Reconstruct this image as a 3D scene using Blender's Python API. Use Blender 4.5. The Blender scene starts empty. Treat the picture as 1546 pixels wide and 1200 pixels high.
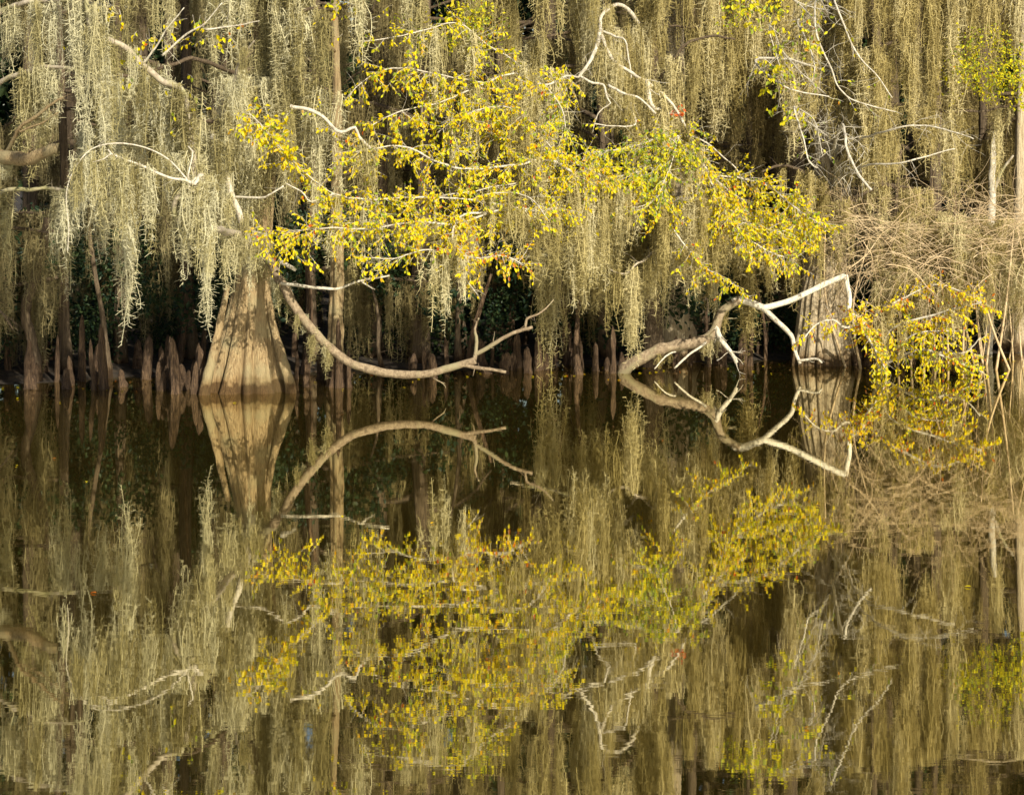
import bpy, math, random
import numpy as np
from mathutils import Vector, noise as mnoise

R = math.radians
rng = random.Random(11)
SC = bpy.context.scene
COL = SC.collection

# ------------------------------------------------------------------ camera, sky, sun, exposure
F, W0, H0, CX, HOR, CAMH = 3487.0, 1546.0, 1200.0, 773.0, 241.0, 3.0
cam = bpy.data.cameras.new('camera')
cam.sensor_width = 36.0
cam.lens = F / W0 * 36.0
cam.shift_y = -(600.0 - HOR) / W0
cam.clip_start, cam.clip_end = 0.1, 2000.0
camo = bpy.data.objects.new('camera', cam)
camo.location = (0, 0, CAMH)
camo.rotation_euler = (R(90), 0, 0)
COL.objects.link(camo)
SC.camera = camo

SUN_EL, SUN_AZ = 33.0, -24.0          # azimuth: degrees to the left of straight behind the camera
sd = Vector((-math.sin(R(SUN_AZ)) * math.cos(R(SUN_EL)), -math.cos(R(SUN_AZ)) * math.cos(R(SUN_EL)), math.sin(R(SUN_EL))))
world = bpy.data.worlds.new('World')
SC.world = world
world.use_nodes = True
wn = world.node_tree
bg = wn.nodes['Background']
sky = wn.nodes.new('ShaderNodeTexSky')
sky.sky_type = 'NISHITA'
sky.sun_disc = False
sky.sun_elevation = R(SUN_EL)
sky.sun_rotation = math.atan2(sd.x, sd.y)
wn.links.new(sky.outputs[0], bg.inputs[0])
bg.inputs[1].default_value = 0.055
sun = bpy.data.lights.new('sun', 'SUN')
sun.energy = 5.0
sun.angle = R(0.55)
sun.color = (1.0, 0.91, 0.71)
suno = bpy.data.objects.new('sun', sun)
suno.rotation_euler = (-sd).to_track_quat('-Z', 'Y').to_euler()
suno.location = (-12, -10, 20)
COL.objects.link(suno)
SC.view_settings.view_transform = 'Standard'
SC.view_settings.look = 'None'
SC.view_settings.gamma = 1.0
SC.view_settings.use_curve_mapping = False
SC.view_settings.exposure = 0.6
try:
    SC.cycles.max_bounces = 6
    SC.cycles.diffuse_bounces = 2
    SC.cycles.glossy_bounces = 2
    SC.cycles.transmission_bounces = 2
except Exception:
    pass


def P(px, py, D):
    return Vector(((px - CX) / F * D, D, CAMH - (py - HOR) / F * D))


def pxm(D):
    return F / D


# ------------------------------------------------------------------ materials
def new_mat(name):
    m = bpy.data.materials.new(name)
    m.use_nodes = True
    nt = m.node_tree
    nt.nodes.clear()
    out = nt.nodes.new('ShaderNodeOutputMaterial')
    return m, nt, out


def N(nt, t, **kw):
    n = nt.nodes.new(t)
    for k, v in kw.items():
        setattr(n, k, v)
    return n


def ramp(nt, stops):
    r = N(nt, 'ShaderNodeValToRGB')
    e = r.color_ramp.elements
    while len(e) < len(stops):
        e.new(0.5)
    for i, (p, c) in enumerate(stops):
        e[i].position = p
        e[i].color = (*c, 1)
    return r


def bark(name, stops, scale=(9, 9, 2.2), rough=0.85, bump=0.5, dist=0.02, detail=6.0, lichen=None, stain=False):
    m, nt, out = new_mat(name)
    tc = N(nt, 'ShaderNodeTexCoord')
    mp = N(nt, 'ShaderNodeMapping')
    mp.inputs['Scale'].default_value = scale
    nt.links.new(tc.outputs['Object'], mp.inputs[0])
    nz = N(nt, 'ShaderNodeTexNoise')
    nz.inputs['Scale'].default_value = 2.0
    nz.inputs['Detail'].default_value = detail
    nz.inputs['Roughness'].default_value = 0.65
    nz.inputs['Distortion'].default_value = 0.6
    nt.links.new(mp.outputs[0], nz.inputs['Vector'])
    rp = ramp(nt, stops)
    nt.links.new(nz.outputs['Fac'], rp.inputs[0])
    col = rp.outputs[0]
    if lichen:
        n2 = N(nt, 'ShaderNodeTexNoise')
        n2.inputs['Scale'].default_value = 3.0
        n2.inputs['Detail'].default_value = 4.0
        nt.links.new(tc.outputs['Object'], n2.inputs['Vector'])
        r2 = ramp(nt, [(0.5, (0, 0, 0)), (0.62, (1, 1, 1))])
        nt.links.new(n2.outputs['Fac'], r2.inputs[0])
        mx = N(nt, 'ShaderNodeMix', data_type='RGBA')
        nt.links.new(r2.outputs[0], mx.inputs['Factor'])
        nt.links.new(col, mx.inputs['A'])
        mx.inputs['B'].default_value = (*lichen, 1)
        col = mx.outputs['Result']
    if stain:
        ge = N(nt, 'ShaderNodeNewGeometry')
        sp = N(nt, 'ShaderNodeSeparateXYZ')
        nt.links.new(ge.outputs['Position'], sp.inputs[0])
        n3 = N(nt, 'ShaderNodeTexNoise')
        n3.inputs['Scale'].default_value = 9.0
        nt.links.new(ge.outputs['Position'], n3.inputs['Vector'])
        ma = N(nt, 'ShaderNodeMath', operation='MULTIPLY_ADD')
        ma.inputs[1].default_value = -0.22
        nt.links.new(n3.outputs['Fac'], ma.inputs[0])
        nt.links.new(sp.outputs['Z'], ma.inputs[2])
        r3 = ramp(nt, [(0.0, (0.30, 0.24, 0.18)), (0.05, (0.75, 0.68, 0.6)), (0.14, (1, 1, 1))])
        nt.links.new(ma.outputs[0], r3.inputs[0])
        m3 = N(nt, 'ShaderNodeMix', data_type='RGBA', blend_type='MULTIPLY')
        m3.inputs['Factor'].default_value = 1.0
        nt.links.new(col, m3.inputs['A'])
        nt.links.new(r3.outputs[0], m3.inputs['B'])
        col = m3.outputs['Result']
    bs = N(nt, 'ShaderNodeBsdfPrincipled')
    bs.inputs['Roughness'].default_value = rough
    bs.inputs['Specular IOR Level'].default_value = 0.25
    nt.links.new(col, bs.inputs['Base Color'])
    bp = N(nt, 'ShaderNodeBump')
    bp.inputs['Strength'].default_value = bump
    bp.inputs['Distance'].default_value = dist
    nt.links.new(nz.outputs['Fac'], bp.inputs['Height'])
    nt.links.new(bp.outputs[0], bs.inputs['Normal'])
    nt.links.new(bs.outputs[0], out.inputs[0])
    return m


def moss_mat(name, stops):
    m, nt, out = new_mat(name)
    oi = N(nt, 'ShaderNodeObjectInfo')
    tc = N(nt, 'ShaderNodeNewGeometry')
    nz = N(nt, 'ShaderNodeTexNoise')
    nz.inputs['Scale'].default_value = 2.3
    nz.inputs['Detail'].default_value = 3.0
    nt.links.new(tc.outputs['Position'], nz.inputs['Vector'])
    ad = N(nt, 'ShaderNodeMath', operation='MULTIPLY_ADD')
    ad.inputs[1].default_value = 0.55
    nt.links.new(oi.outputs['Random'], ad.inputs[0])
    sb = N(nt, 'ShaderNodeMath', operation='MULTIPLY')
    sb.inputs[1].default_value = 0.55
    nt.links.new(nz.outputs['Fac'], sb.inputs[0])
    nt.links.new(sb.outputs[0], ad.inputs[2])
    rp = ramp(nt, stops)
    nt.links.new(ad.outputs[0], rp.inputs[0])
    df = N(nt, 'ShaderNodeBsdfDiffuse')
    tr = N(nt, 'ShaderNodeBsdfTranslucent')
    mx = N(nt, 'ShaderNodeMixShader')
    mx.inputs[0].default_value = 0.3
    sx = N(nt, 'ShaderNodeSeparateXYZ')        # greyer beards at one end of the bank, straw-coloured ones at the other
    nt.links.new(tc.outputs['Position'], sx.inputs[0])
    mr = N(nt, 'ShaderNodeMapRange')
    mr.inputs['From Min'].default_value = -5.0
    mr.inputs['From Max'].default_value = 5.0
    nt.links.new(sx.outputs['X'], mr.inputs['Value'])
    rx = ramp(nt, [(0.1, (0.95, 0.98, 1.04)), (0.45, (1.0, 1.0, 0.97)), (0.85, (1.04, 1.0, 0.90))])
    nt.links.new(mr.outputs[0], rx.inputs[0])
    mm = N(nt, 'ShaderNodeMix', data_type='RGBA', blend_type='MULTIPLY')
    mm.inputs['Factor'].default_value = 1.0
    nt.links.new(rp.outputs[0], mm.inputs['A'])
    nt.links.new(rx.outputs[0], mm.inputs['B'])
    nt.links.new(mm.outputs['Result'], df.inputs[0])
    nt.links.new(mm.outputs['Result'], tr.inputs[0])
    nt.links.new(df.outputs[0], mx.inputs[1])
    nt.links.new(tr.outputs[0], mx.inputs[2])
    nt.links.new(mx.outputs[0], out.inputs[0])
    return m


def leaf_mat(name):
    m, nt, out = new_mat(name)
    at = N(nt, 'ShaderNodeAttribute', attribute_name='leafcol')
    bs = N(nt, 'ShaderNodeBsdfPrincipled')
    bs.inputs['Roughness'].default_value = 0.45
    bs.inputs['Specular IOR Level'].default_value = 0.3
    nt.links.new(at.outputs['Color'], bs.inputs['Base Color'])
    tr = N(nt, 'ShaderNodeBsdfTranslucent')
    nt.links.new(at.outputs['Color'], tr.inputs[0])
    mx = N(nt, 'ShaderNodeMixShader')
    mx.inputs[0].default_value = 0.45
    nt.links.new(bs.outputs[0], mx.inputs[1])
    nt.links.new(tr.outputs[0], mx.inputs[2])
    nt.links.new(mx.outputs[0], out.inputs[0])
    return m


M = {}
M['cypress'] = bark('cypress_bark', [(0.28, (0.10, 0.065, 0.035)), (0.46, (0.30, 0.215, 0.115)), (0.62, (0.42, 0.32, 0.18)), (0.8, (0.50, 0.42, 0.28))],
                    scale=(34, 34, 1.5), bump=1.0, dist=0.04, detail=8.0, stain=True, lichen=(0.33, 0.27, 0.155))
M['pale_cypress'] = bark('pale_cypress_bark', [(0.25, (0.16, 0.11, 0.07)), (0.45, (0.40, 0.32, 0.21)), (0.65, (0.55, 0.47, 0.34)), (0.85, (0.62, 0.56, 0.44))],
                         scale=(30, 30, 1.5), bump=1.0, dist=0.035, detail=8.0, stain=True)
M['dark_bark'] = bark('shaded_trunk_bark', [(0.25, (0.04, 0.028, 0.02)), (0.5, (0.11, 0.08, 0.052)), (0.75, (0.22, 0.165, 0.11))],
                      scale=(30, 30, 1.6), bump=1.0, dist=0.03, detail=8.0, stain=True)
M['knee'] = bark('knee_bark', [(0.3, (0.035, 0.024, 0.018)), (0.5, (0.12, 0.076, 0.048)), (0.75, (0.27, 0.18, 0.105))], scale=(9, 9, 2.5), bump=1.0, dist=0.08)
M['pale'] = bark('pale_branch_bark', [(0.32, (0.20, 0.17, 0.13)), (0.46, (0.44, 0.40, 0.33)), (0.7, (0.66, 0.62, 0.54))], scale=(16, 16, 10), bump=0.6, dist=0.01)
M['grey'] = bark('grey_branch_bark', [(0.3, (0.17, 0.14, 0.11)), (0.5, (0.35, 0.30, 0.23)), (0.72, (0.50, 0.45, 0.36))], scale=(12, 12, 6), bump=0.5, dist=0.01,
                 lichen=(0.30, 0.28, 0.15))
M['white'] = bark('bleached_branch_bark', [(0.3, (0.36, 0.32, 0.26)), (0.45, (0.62, 0.58, 0.50)), (0.7, (0.76, 0.72, 0.64))], scale=(14, 14, 9), bump=0.4, dist=0.008)
M['low_limb'] = bark('brown_limb_bark', [(0.3, (0.10, 0.075, 0.05)), (0.5, (0.22, 0.165, 0.11)), (0.72, (0.36, 0.29, 0.20))], scale=(14, 14, 8), bump=0.6, dist=0.012, lichen=(0.24, 0.21, 0.13))
M['twig'] = bark('tan_twig_bark', [(0.3, (0.36, 0.25, 0.14)), (0.5, (0.55, 0.42, 0.26)), (0.75, (0.66, 0.55, 0.39))], scale=(4, 4, 4), bump=0.1, dist=0.004)
M['moss'] = moss_mat('spanish_moss', [(0.2, (0.22, 0.18, 0.075)), (0.38, (0.39, 0.335, 0.155)), (0.56, (0.53, 0.465, 0.245)), (0.8, (0.65, 0.60, 0.40))])
M['moss_back'] = moss_mat('spanish_moss_shade_brown', [(0.2, (0.12, 0.093, 0.045)), (0.5, (0.26, 0.212, 0.10)), (0.8, (0.43, 0.365, 0.19))])  # browner moss for the rear trees, albedo lowered to paint in depth shade
M['leaf'] = leaf_mat('autumn_leaf')


def ground_mat():
    m, nt, out = new_mat('swamp_soil')
    tc = N(nt, 'ShaderNodeNewGeometry')
    nz = N(nt, 'ShaderNodeTexNoise')
    nz.inputs['Scale'].default_value = 7.0
    nz.inputs['Detail'].default_value = 8.0
    nt.links.new(tc.outputs['Position'], nz.inputs['Vector'])
    rp = ramp(nt, [(0.3, (0.012, 0.009, 0.007)), (0.55, (0.03, 0.021, 0.014)), (0.75, (0.08, 0.05, 0.026))])
    nt.links.new(nz.outputs['Fac'], rp.inputs[0])
    bs = N(nt, 'ShaderNodeBsdfPrincipled')
    bs.inputs['Roughness'].default_value = 0.9
    nt.links.new(rp.outputs[0], bs.inputs['Base Color'])
    bp = N(nt, 'ShaderNodeBump')
    bp.inputs['Distance'].default_value = 0.05
    nt.links.new(nz.outputs['Fac'], bp.inputs['Height'])
    nt.links.new(bp.outputs[0], bs.inputs['Normal'])
    nt.links.new(bs.outputs[0], out.inputs[0])
    return m


def water_mat():
    m, nt, out = new_mat('swamp_water')
    tc = N(nt, 'ShaderNodeNewGeometry')
    mp = N(nt, 'ShaderNodeMapping')
    mp.inputs['Scale'].default_value = (0.6, 1.9, 1.0)
    nt.links.new(tc.outputs['Position'], mp.inputs[0])
    a = N(nt, 'ShaderNodeTexNoise')
    a.inputs['Scale'].default_value = 4.5
    a.inputs['Detail'].default_value = 2.0
    nt.links.new(mp.outputs[0], a.inputs['Vector'])
    b = N(nt, 'ShaderNodeTexNoise')
    b.inputs['Scale'].default_value = 14.0
    b.inputs['Detail'].default_value = 2.0
    nt.links.new(mp.outputs[0], b.inputs['Vector'])
    big = N(nt, 'ShaderNodeTexNoise')            # patches of stirred and still water
    big.inputs['Scale'].default_value = 0.35
    big.inputs['Detail'].default_value = 2.0
    nt.links.new(mp.outputs[0], big.inputs['Vector'])
    br = ramp(nt, [(0.42, (0.25, 0.25, 0.25)), (0.62, (0.8, 0.8, 0.8))])
    nt.links.new(big.outputs['Fac'], br.inputs[0])
    mb = N(nt, 'ShaderNodeMath', operation='MULTIPLY')
    nt.links.new(b.outputs['Fac'], mb.inputs[0])
    nt.links.new(br.outputs[0], mb.inputs[1])
    mb2 = N(nt, 'ShaderNodeMath', operation='MULTIPLY_ADD')
    mb2.inputs[1].default_value = 0.28
    nt.links.new(mb.outputs[0], mb2.inputs[0])
    nt.links.new(a.outputs['Fac'], mb2.inputs[2])
    bp = N(nt, 'ShaderNodeBump')
    bp.inputs['Strength'].default_value = 1.0
    bp.inputs['Distance'].default_value = 0.00014
    nt.links.new(mb2.outputs[0], bp.inputs['Height'])
    df = N(nt, 'ShaderNodeBsdfDiffuse')
    df.inputs[0].default_value = (0.030, 0.021, 0.004, 1)
    gl = N(nt, 'ShaderNodeBsdfGlossy')
    gl.inputs['Roughness'].default_value = 0.012
    gl.inputs[0].default_value = (0.95, 0.91, 0.74, 1)
    nt.links.new(bp.outputs[0], gl.inputs['Normal'])
    fr = N(nt, 'ShaderNodeFresnel')
    fr.inputs['IOR'].default_value = 2.0
    mr = N(nt, 'ShaderNodeMath', operation='MULTIPLY_ADD')
    mr.inputs[1].default_value = 0.58
    mr.inputs[2].default_value = 0.42
    nt.links.new(fr.outputs[0], mr.inputs[0])
    mx = N(nt, 'ShaderNodeMixShader')
    nt.links.new(mr.outputs[0], mx.inputs[0])
    nt.links.new(df.outputs[0], mx.inputs[1])
    nt.links.new(gl.outputs[0], mx.inputs[2])
    nt.links.new(mx.outputs[0], out.inputs[0])
    return m


M['soil'] = ground_mat()
M['water'] = water_mat()


# ------------------------------------------------------------------ mesh helpers
class MB:
    def __init__(self):
        self.v, self.f, self.c = [], [], []

    def quadmesh(self, verts, faces, col=None):
        o = len(self.v)
        self.v.extend(verts)
        self.f.extend([tuple(i + o for i in f) for f in faces])
        if col is not None:
            self.c.extend([col] * len(verts))

    def mesh(self, name, mat, smooth=True):
        me = bpy.data.meshes.new(name)
        me.from_pydata([tuple(v) for v in self.v], [], self.f)
        if smooth:
            me.polygons.foreach_set('use_smooth', [True] * len(me.polygons))
        if self.c and len(self.c) == len(self.v):
            at = me.color_attributes.new('leafcol', 'FLOAT_COLOR', 'POINT')
            at.data.foreach_set('color', [x for c in self.c for x in (*c, 1.0)])
        me.materials.append(mat)
        me.update()
        return me

    def build(self, name, mat, parent=None, smooth=True):
        o = bpy.data.objects.new(name, self.mesh(name, mat, smooth))
        COL.objects.link(o)
        if parent is not None:
            o.parent = parent
            o.matrix_parent_inverse = parent.matrix_world.inverted()
            loc = parent.location
            o.data.transform(__import__('mathutils').Matrix.Translation(-loc))
            o.matrix_parent_inverse.identity()
        return o


def tag(o, label=None, cat=None, group=None, kind=None):
    if label:
        o['label'] = label
    if cat:
        o['category'] = cat
    if group:
        o['group'] = group
    if kind:
        o['kind'] = kind
    return o


def root(name, loc, label, cat, group=None):
    e = bpy.data.objects.new(name, None)
    e.empty_display_size = 0.2
    e.location = loc
    COL.objects.link(e)
    bpy.context.view_layer.update()
    return tag(e, label, cat, group)


def resample(pts, rad, step):
    """Catmull-Rom through pts with radii"""
    n = len(pts)
    if n == 2:
        k = max(2, int((pts[1] - pts[0]).length / step) + 1)
        return ([pts[0].lerp(pts[1], i / k) for i in range(k + 1)], [rad[0] + (rad[1] - rad[0]) * i / k for i in range(k + 1)])
    op, orr = [], []
    for i in range(n - 1):
        p0, p1, p2, p3 = pts[max(i - 1, 0)], pts[i], pts[i + 1], pts[min(i + 2, n - 1)]
        k = max(1, int((p2 - p1).length / step + 0.5))
        for j in range(k):
            t = j / k
            t2, t3 = t * t, t * t * t
            op.append(0.5 * ((2 * p1) + (p2 - p0) * t + (2 * p0 - 5 * p1 + 4 * p2 - p3) * t2 + (3 * p1 - p0 - 3 * p2 + p3) * t3))
            orr.append(rad[i] + (rad[i + 1] - rad[i]) * t)
    op.append(pts[-1].copy())
    orr.append(rad[-1])
    return op, orr


def add_tube(mb, pts, rad, sides=6, col=None, rough=0.0, cap=True, ridge=0.0):
    n = len(pts)
    verts, faces = [], []
    up = Vector((0.31, 0.2, 0.93))
    prev = None
    for i in range(n):
        t = (pts[min(i + 1, n - 1)] - pts[max(i - 1, 0)])
        if t.length < 1e-9:
            t = Vector((0, 0, 1))
        t.normalize()
        if prev is None:
            a = up.cross(t)
            if a.length < 1e-3:
                a = Vector((1, 0, 0)).cross(t)
        else:
            a = prev - t * prev.dot(t)
            if a.length < 1e-4:
                a = up.cross(t)
        a.normalize()
        prev = a
        b = t.cross(a)
        for s in range(sides):
            an = 2 * math.pi * s / sides
            r = rad[i]
            if rough:
                r *= 1 + rough * mnoise.noise(Vector((pts[i].x * 7 + math.cos(an) * 1.3, pts[i].y * 7 + math.sin(an) * 1.3, pts[i].z * 7)))
            if ridge:
                r *= 1 + ridge * mnoise.noise(Vector((math.cos(an) * 2.6 + pts[0].x * 5, math.sin(an) * 2.6, pts[i].z * 0.35))) * (0.5 + 0.9 / (1 + max(0, pts[i].z)))
            verts.append(pts[i] + a * (math.cos(an) * r) + b * (math.sin(an) * r))
    for i in range(n - 1):
        for s in range(sides):
            s2 = (s + 1) % sides
            faces.append((i * sides + s, i * sides + s2, (i + 1) * sides + s2, (i + 1) * sides + s))
    if cap:
        faces.append(tuple(range(sides))[::-1])
        faces.append(tuple((n - 1) * sides + s for s in range(sides)))
    mb.quadmesh(verts, faces, col)


def trace(pp, r0, r1, D0=None, D1=None, wob=0.012, step=0.06):
    """pixel polyline (px, py[, D]) -> smooth world path and radii; radii in photo pixels"""
    pts, rad = [], []
    n = len(pp)
    for i, q in enumerate(pp):
        t = i / (n - 1)
        D = q[2] if len(q) > 2 else D0 + (D1 - D0) * t
        pts.append(P(q[0], q[1], D))
        rad.append((r0 + (r1 - r0) * t) / pxm(D))
    pts, rad = resample(pts, rad, step)
    s = rng.random() * 100
    for i in range(1, len(pts) - 1):
        p = pts[i]
        w = wob
        pts[i] = p + Vector((mnoise.noise(p * 3.1 + Vector((s, 0, 0))), mnoise.noise(p * 3.1 + Vector((0, s, 0))), mnoise.noise(p * 3.1 + Vector((0, 0, s))))) * w \
            + Vector((mnoise.noise(p * 11 + Vector((s, 0, 0))), 0, mnoise.noise(p * 11 + Vector((0, 0, s))))) * w * 0.35
    return pts, rad


# leaf palettes: colours the leaves themselves have
YEL = [((0.82, 0.68, 0.007), 44), ((0.72, 0.57, 0.007), 24), ((0.56, 0.56, 0.02), 17), ((0.28, 0.36, 0.03), 11), ((0.80, 0.46, 0.010), 5), ((0.66, 0.13, 0.015), 1)]
YGR = [((0.72, 0.66, 0.015), 60), ((0.32, 0.39, 0.035), 34), ((0.62, 0.52, 0.02), 20), ((0.17, 0.25, 0.03), 14), ((0.6, 0.25, 0.015), 2)]
ORA = [((0.82, 0.67, 0.010), 66), ((0.80, 0.48, 0.012), 12), ((0.55, 0.46, 0.02), 16), ((0.60, 0.18, 0.015), 9), ((0.36, 0.15, 0.03), 5)]
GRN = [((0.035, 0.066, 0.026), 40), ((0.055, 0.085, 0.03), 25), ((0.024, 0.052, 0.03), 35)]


def pick(pal):
    t = rng.random() * sum(w for _, w in pal)
    for c, w in pal:
        t -= w
        if t <= 0:
            break
    k = 0.85 + 0.3 * rng.random()
    return tuple(x * k for x in c)


def add_leaf(mb, p, d, nrm, L, Wd, col):
    d = d.normalized()
    s = d.cross(nrm)
    if s.length < 1e-3:
        s = d.orthogonal()
    s.normalize()
    n = s.cross(d)
    curl = rng.uniform(-0.15, 0.25) * L
    m1, m2 = p + d * (L * 0.35), p + d * (L * 0.72)
    e = p + d * L - n * curl
    lift = n * (Wd * rng.uniform(0.12, 0.3))
    verts = [p, m1 + s * Wd * .5 + lift, m2 + s * Wd * .38 + lift - n * curl * .4, e, m2 - s * Wd * .38 + lift - n * curl * .4, m1 - s * Wd * .5 + lift, m1.lerp(m2, .5) - n * curl * .2]
    mb.quadmesh(verts, [(0, 1, 6), (1, 2, 6), (2, 3, 6), (3, 4, 6), (4, 5, 6), (5, 0, 6)], col)


def rv():
    while True:
        v = Vector((rng.uniform(-1, 1), rng.uniform(-1, 1), rng.uniform(-1, 1)))
        if 0.05 < v.length < 1:
            return v.normalized()


def sprout(tw, lf, path, per_m, lmin, lmax, pal, t0=0.0, leaf=0.054, ldens=1.0, droop=0.25, sub=0.5, twr=0.0042):
    """side twigs with leaves along a bough"""
    L = sum((path[i + 1] - path[i]).length for i in range(len(path) - 1))
    n = max(1, int(L * per_m))
    for k in range(n):
        t = t0 + (1 - t0) * (k + rng.random()) / n
        i = min(len(path) - 2, int(t * (len(path) - 1)))
        tan = (path[i + 1] - path[i]).normalized()
        d = (tan * rng.uniform(0.2, 0.9) + rv() * 0.95 + Vector((0, 0, -droop))).normalized()
        twig(tw, lf, path[i], d, rng.uniform(lmin, lmax), pal, leaf, ldens, droop, sub, twr)


def twig(tw, lf, p, d, ln, pal, leaf, ldens, droop, sub, r):
    k = max(3, int(ln / 0.07))
    pts = [p.copy()]
    dd = d.copy()
    for j in range(k):
        dd = (dd + rv() * 0.28 + Vector((0, 0, -0.10 * droop))).normalized()
        pts.append(pts[-1] + dd * (ln / k))
    if tw is not None:
        add_tube(tw, pts, [r * (1 - 0.65 * j / k) for j in range(k + 1)], 3, cap=False)
    if lf is not None and ldens > 0:
        m = int(ln / 0.032 * ldens)
        for j in range(m):
            t = 0.12 + 0.9 * (j + rng.random()) / max(1, m)
            t = min(t, 0.999)
            i = int(t * k)
            q = pts[i].lerp(pts[i + 1], t * k - i)
            tn = (pts[i + 1] - pts[i]).normalized()
            ld = (tn * 0.5 + rv() * 0.8 + Vector((0, 0, -0.75))).normalized()
            nr = (rv() * 0.8 + Vector((-0.25, -0.8, 0.6))).normalized()
            s = leaf * rng.uniform(0.55, 1.35)
            add_leaf(lf, q, ld, nr, s, s * rng.uniform(0.44, 0.58), pick(pal))
    if sub > 0 and ln > 0.18:
        for j in range(int(ln / 0.2 * sub * 2 + rng.random())):
            i = rng.randint(1, k - 1)
            d2 = ((pts[i + 1] - pts[i]).normalized() * 0.6 + rv() * 0.8 + Vector((0, 0, -0.15))).normalized()
            twig(tw, lf, pts[i], d2, ln * rng.uniform(0.35, 0.6), pal, leaf, ldens, droop, 0, r * 0.75)


# ------------------------------------------------------------------ the setting: ground and water
def bank(x):
    """distance of the water's edge at sideways position x"""
    return 33.2 + 0.33 * max(-9, min(9, x)) + 0.5 * mnoise.noise(Vector((x * 0.7, 3.1, 0))) + 0.25 * mnoise.noise(Vector((x * 2.3, 9.1, 0)))


def ground_h(x, y):
    d = y - bank(x)
    if d < 0:
        h = max(-1.6, d * 0.16 - 0.03)
    else:
        h = 0.22 * (1 - math.exp(-d / 1.1)) - 0.03
    if -4 < d < 60:
        h += 0.06 * mnoise.noise(Vector((x * 1.7, y * 1.7, 0)))
    return h


xs = [-900, -300, -100, -50] + [-30 + 0.4 * i for i in range(151)] + [50, 100, 300, 900]
ys = [-40, -10, 5, 15, 22] + [26 + 0.3 * i for i in range(75)] + [50, 54, 60, 75, 100, 200, 500, 1400]
mb = MB()
mb.v = [Vector((x, y, ground_h(x, y))) for y in ys for x in xs]
nx = len(xs)
mb.f = [(j * nx + i, j * nx + i + 1, (j + 1) * nx + i + 1, (j + 1) * nx + i) for j in range(len(ys) - 1) for i in range(nx - 1)]
tag(mb.build('ground', M['soil']), 'dark muddy swamp soil behind the water', kind='structure')
mb = MB()
mb.v = [Vector((-900, -60, 0)), Vector((900, -60, 0)), Vector((900, 1300, 0)), Vector((-900, 1300, 0))]
mb.f = [(0, 1, 2, 3)]
tag(mb.build('water', M['water'], smooth=False), 'still dark brown water mirroring the mossy trees', kind='structure')

# ------------------------------------------------------------------ moss shapes (shared mesh data)
def moss_mesh(name, L, Wd, strands, mat, seed, fil=0.024, curl=0.075):
    g = np.random.default_rng(seed)
    V, Fc = [], []

    def ribbon(pts, w0, w1, side):
        k = len(pts)
        o = len(V)
        for i in range(k):
            w = (w0 + (w1 - w0) * i / (k - 1)) * 0.5
            V.append(pts[i] - side * w)
            V.append(pts[i] + side * w)
        for i in range(k - 1):
            a = o + 2 * i
            Fc.append((a, a + 1, a + 3, a + 2))

    nclump = max(2, int(strands / 11))
    cc = g.normal(0, 1, (nclump, 2)) * np.array([Wd * 0.26, Wd * 0.22])
    cl = L * np.clip(g.beta(1.6, 1.5, nclump), 0.2, 1)
    cl[0] = L
    for s in range(strands):
        c = g.integers(nclump)
        ln = cl[c] * g.uniform(0.45, 1.0)
        k = max(4, int(ln / 0.11))
        p = np.array([cc[c][0] * 1.2 + g.normal(0, Wd * 0.10), cc[c][1] + g.normal(0, Wd * 0.09), 0.05 - abs(g.normal(0, 0.10)) - (0.25 * g.random() if g.random() < 0.3 else 0.0)])
        pts = [p.copy()]
        tgt = cc[c]
        vel = g.normal(0, 0.012, 2)
        for i in range(k):
            t = (i + 1) / k
            vel = vel * 0.72 + g.normal(0, 0.011, 2) + (tgt - p[:2]) * (0.05 + 0.12 * t)
            p = p + np.array([vel[0], vel[1], -ln / k])
            pts.append(p.copy())
        an = g.uniform(0, math.pi)
        ribbon(pts, 0.009, 0.005, np.array([math.cos(an), math.sin(an), 0]))
        m = int(ln / fil)
        for j in range(m):
            t = (j + g.random()) / m * k
            i = min(k - 1, int(t))
            q = pts[i] + (pts[i + 1] - pts[i]) * (t - i)
            a = g.uniform(0, 2 * math.pi)
            d = np.array([math.cos(a), math.sin(a), g.uniform(-1.5, 0.5)])
            d /= np.linalg.norm(d)
            a2 = g.uniform(0, 2 * math.pi)
            bend = np.array([math.cos(a2), math.sin(a2), g.uniform(-1.0, 0.5)]) * 0.75
            fl = curl * g.uniform(0.5, 1.25)
            fp = [q]
            for z in range(3):
                fp.append(fp[-1] + d * fl / 3)
                d = d + bend * 0.8
                d /= np.linalg.norm(d)
            sd_ = np.cross(d, g.normal(0, 1, 3))
            sd_ /= (np.linalg.norm(sd_) + 1e-6)
            ribbon(fp, 0.0075, 0.004, sd_)
    me = bpy.data.meshes.new(name)
    me.from_pydata(np.array(V).tolist(), [], Fc)
    me.materials.append(mat)
    me.update()
    return me


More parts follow.
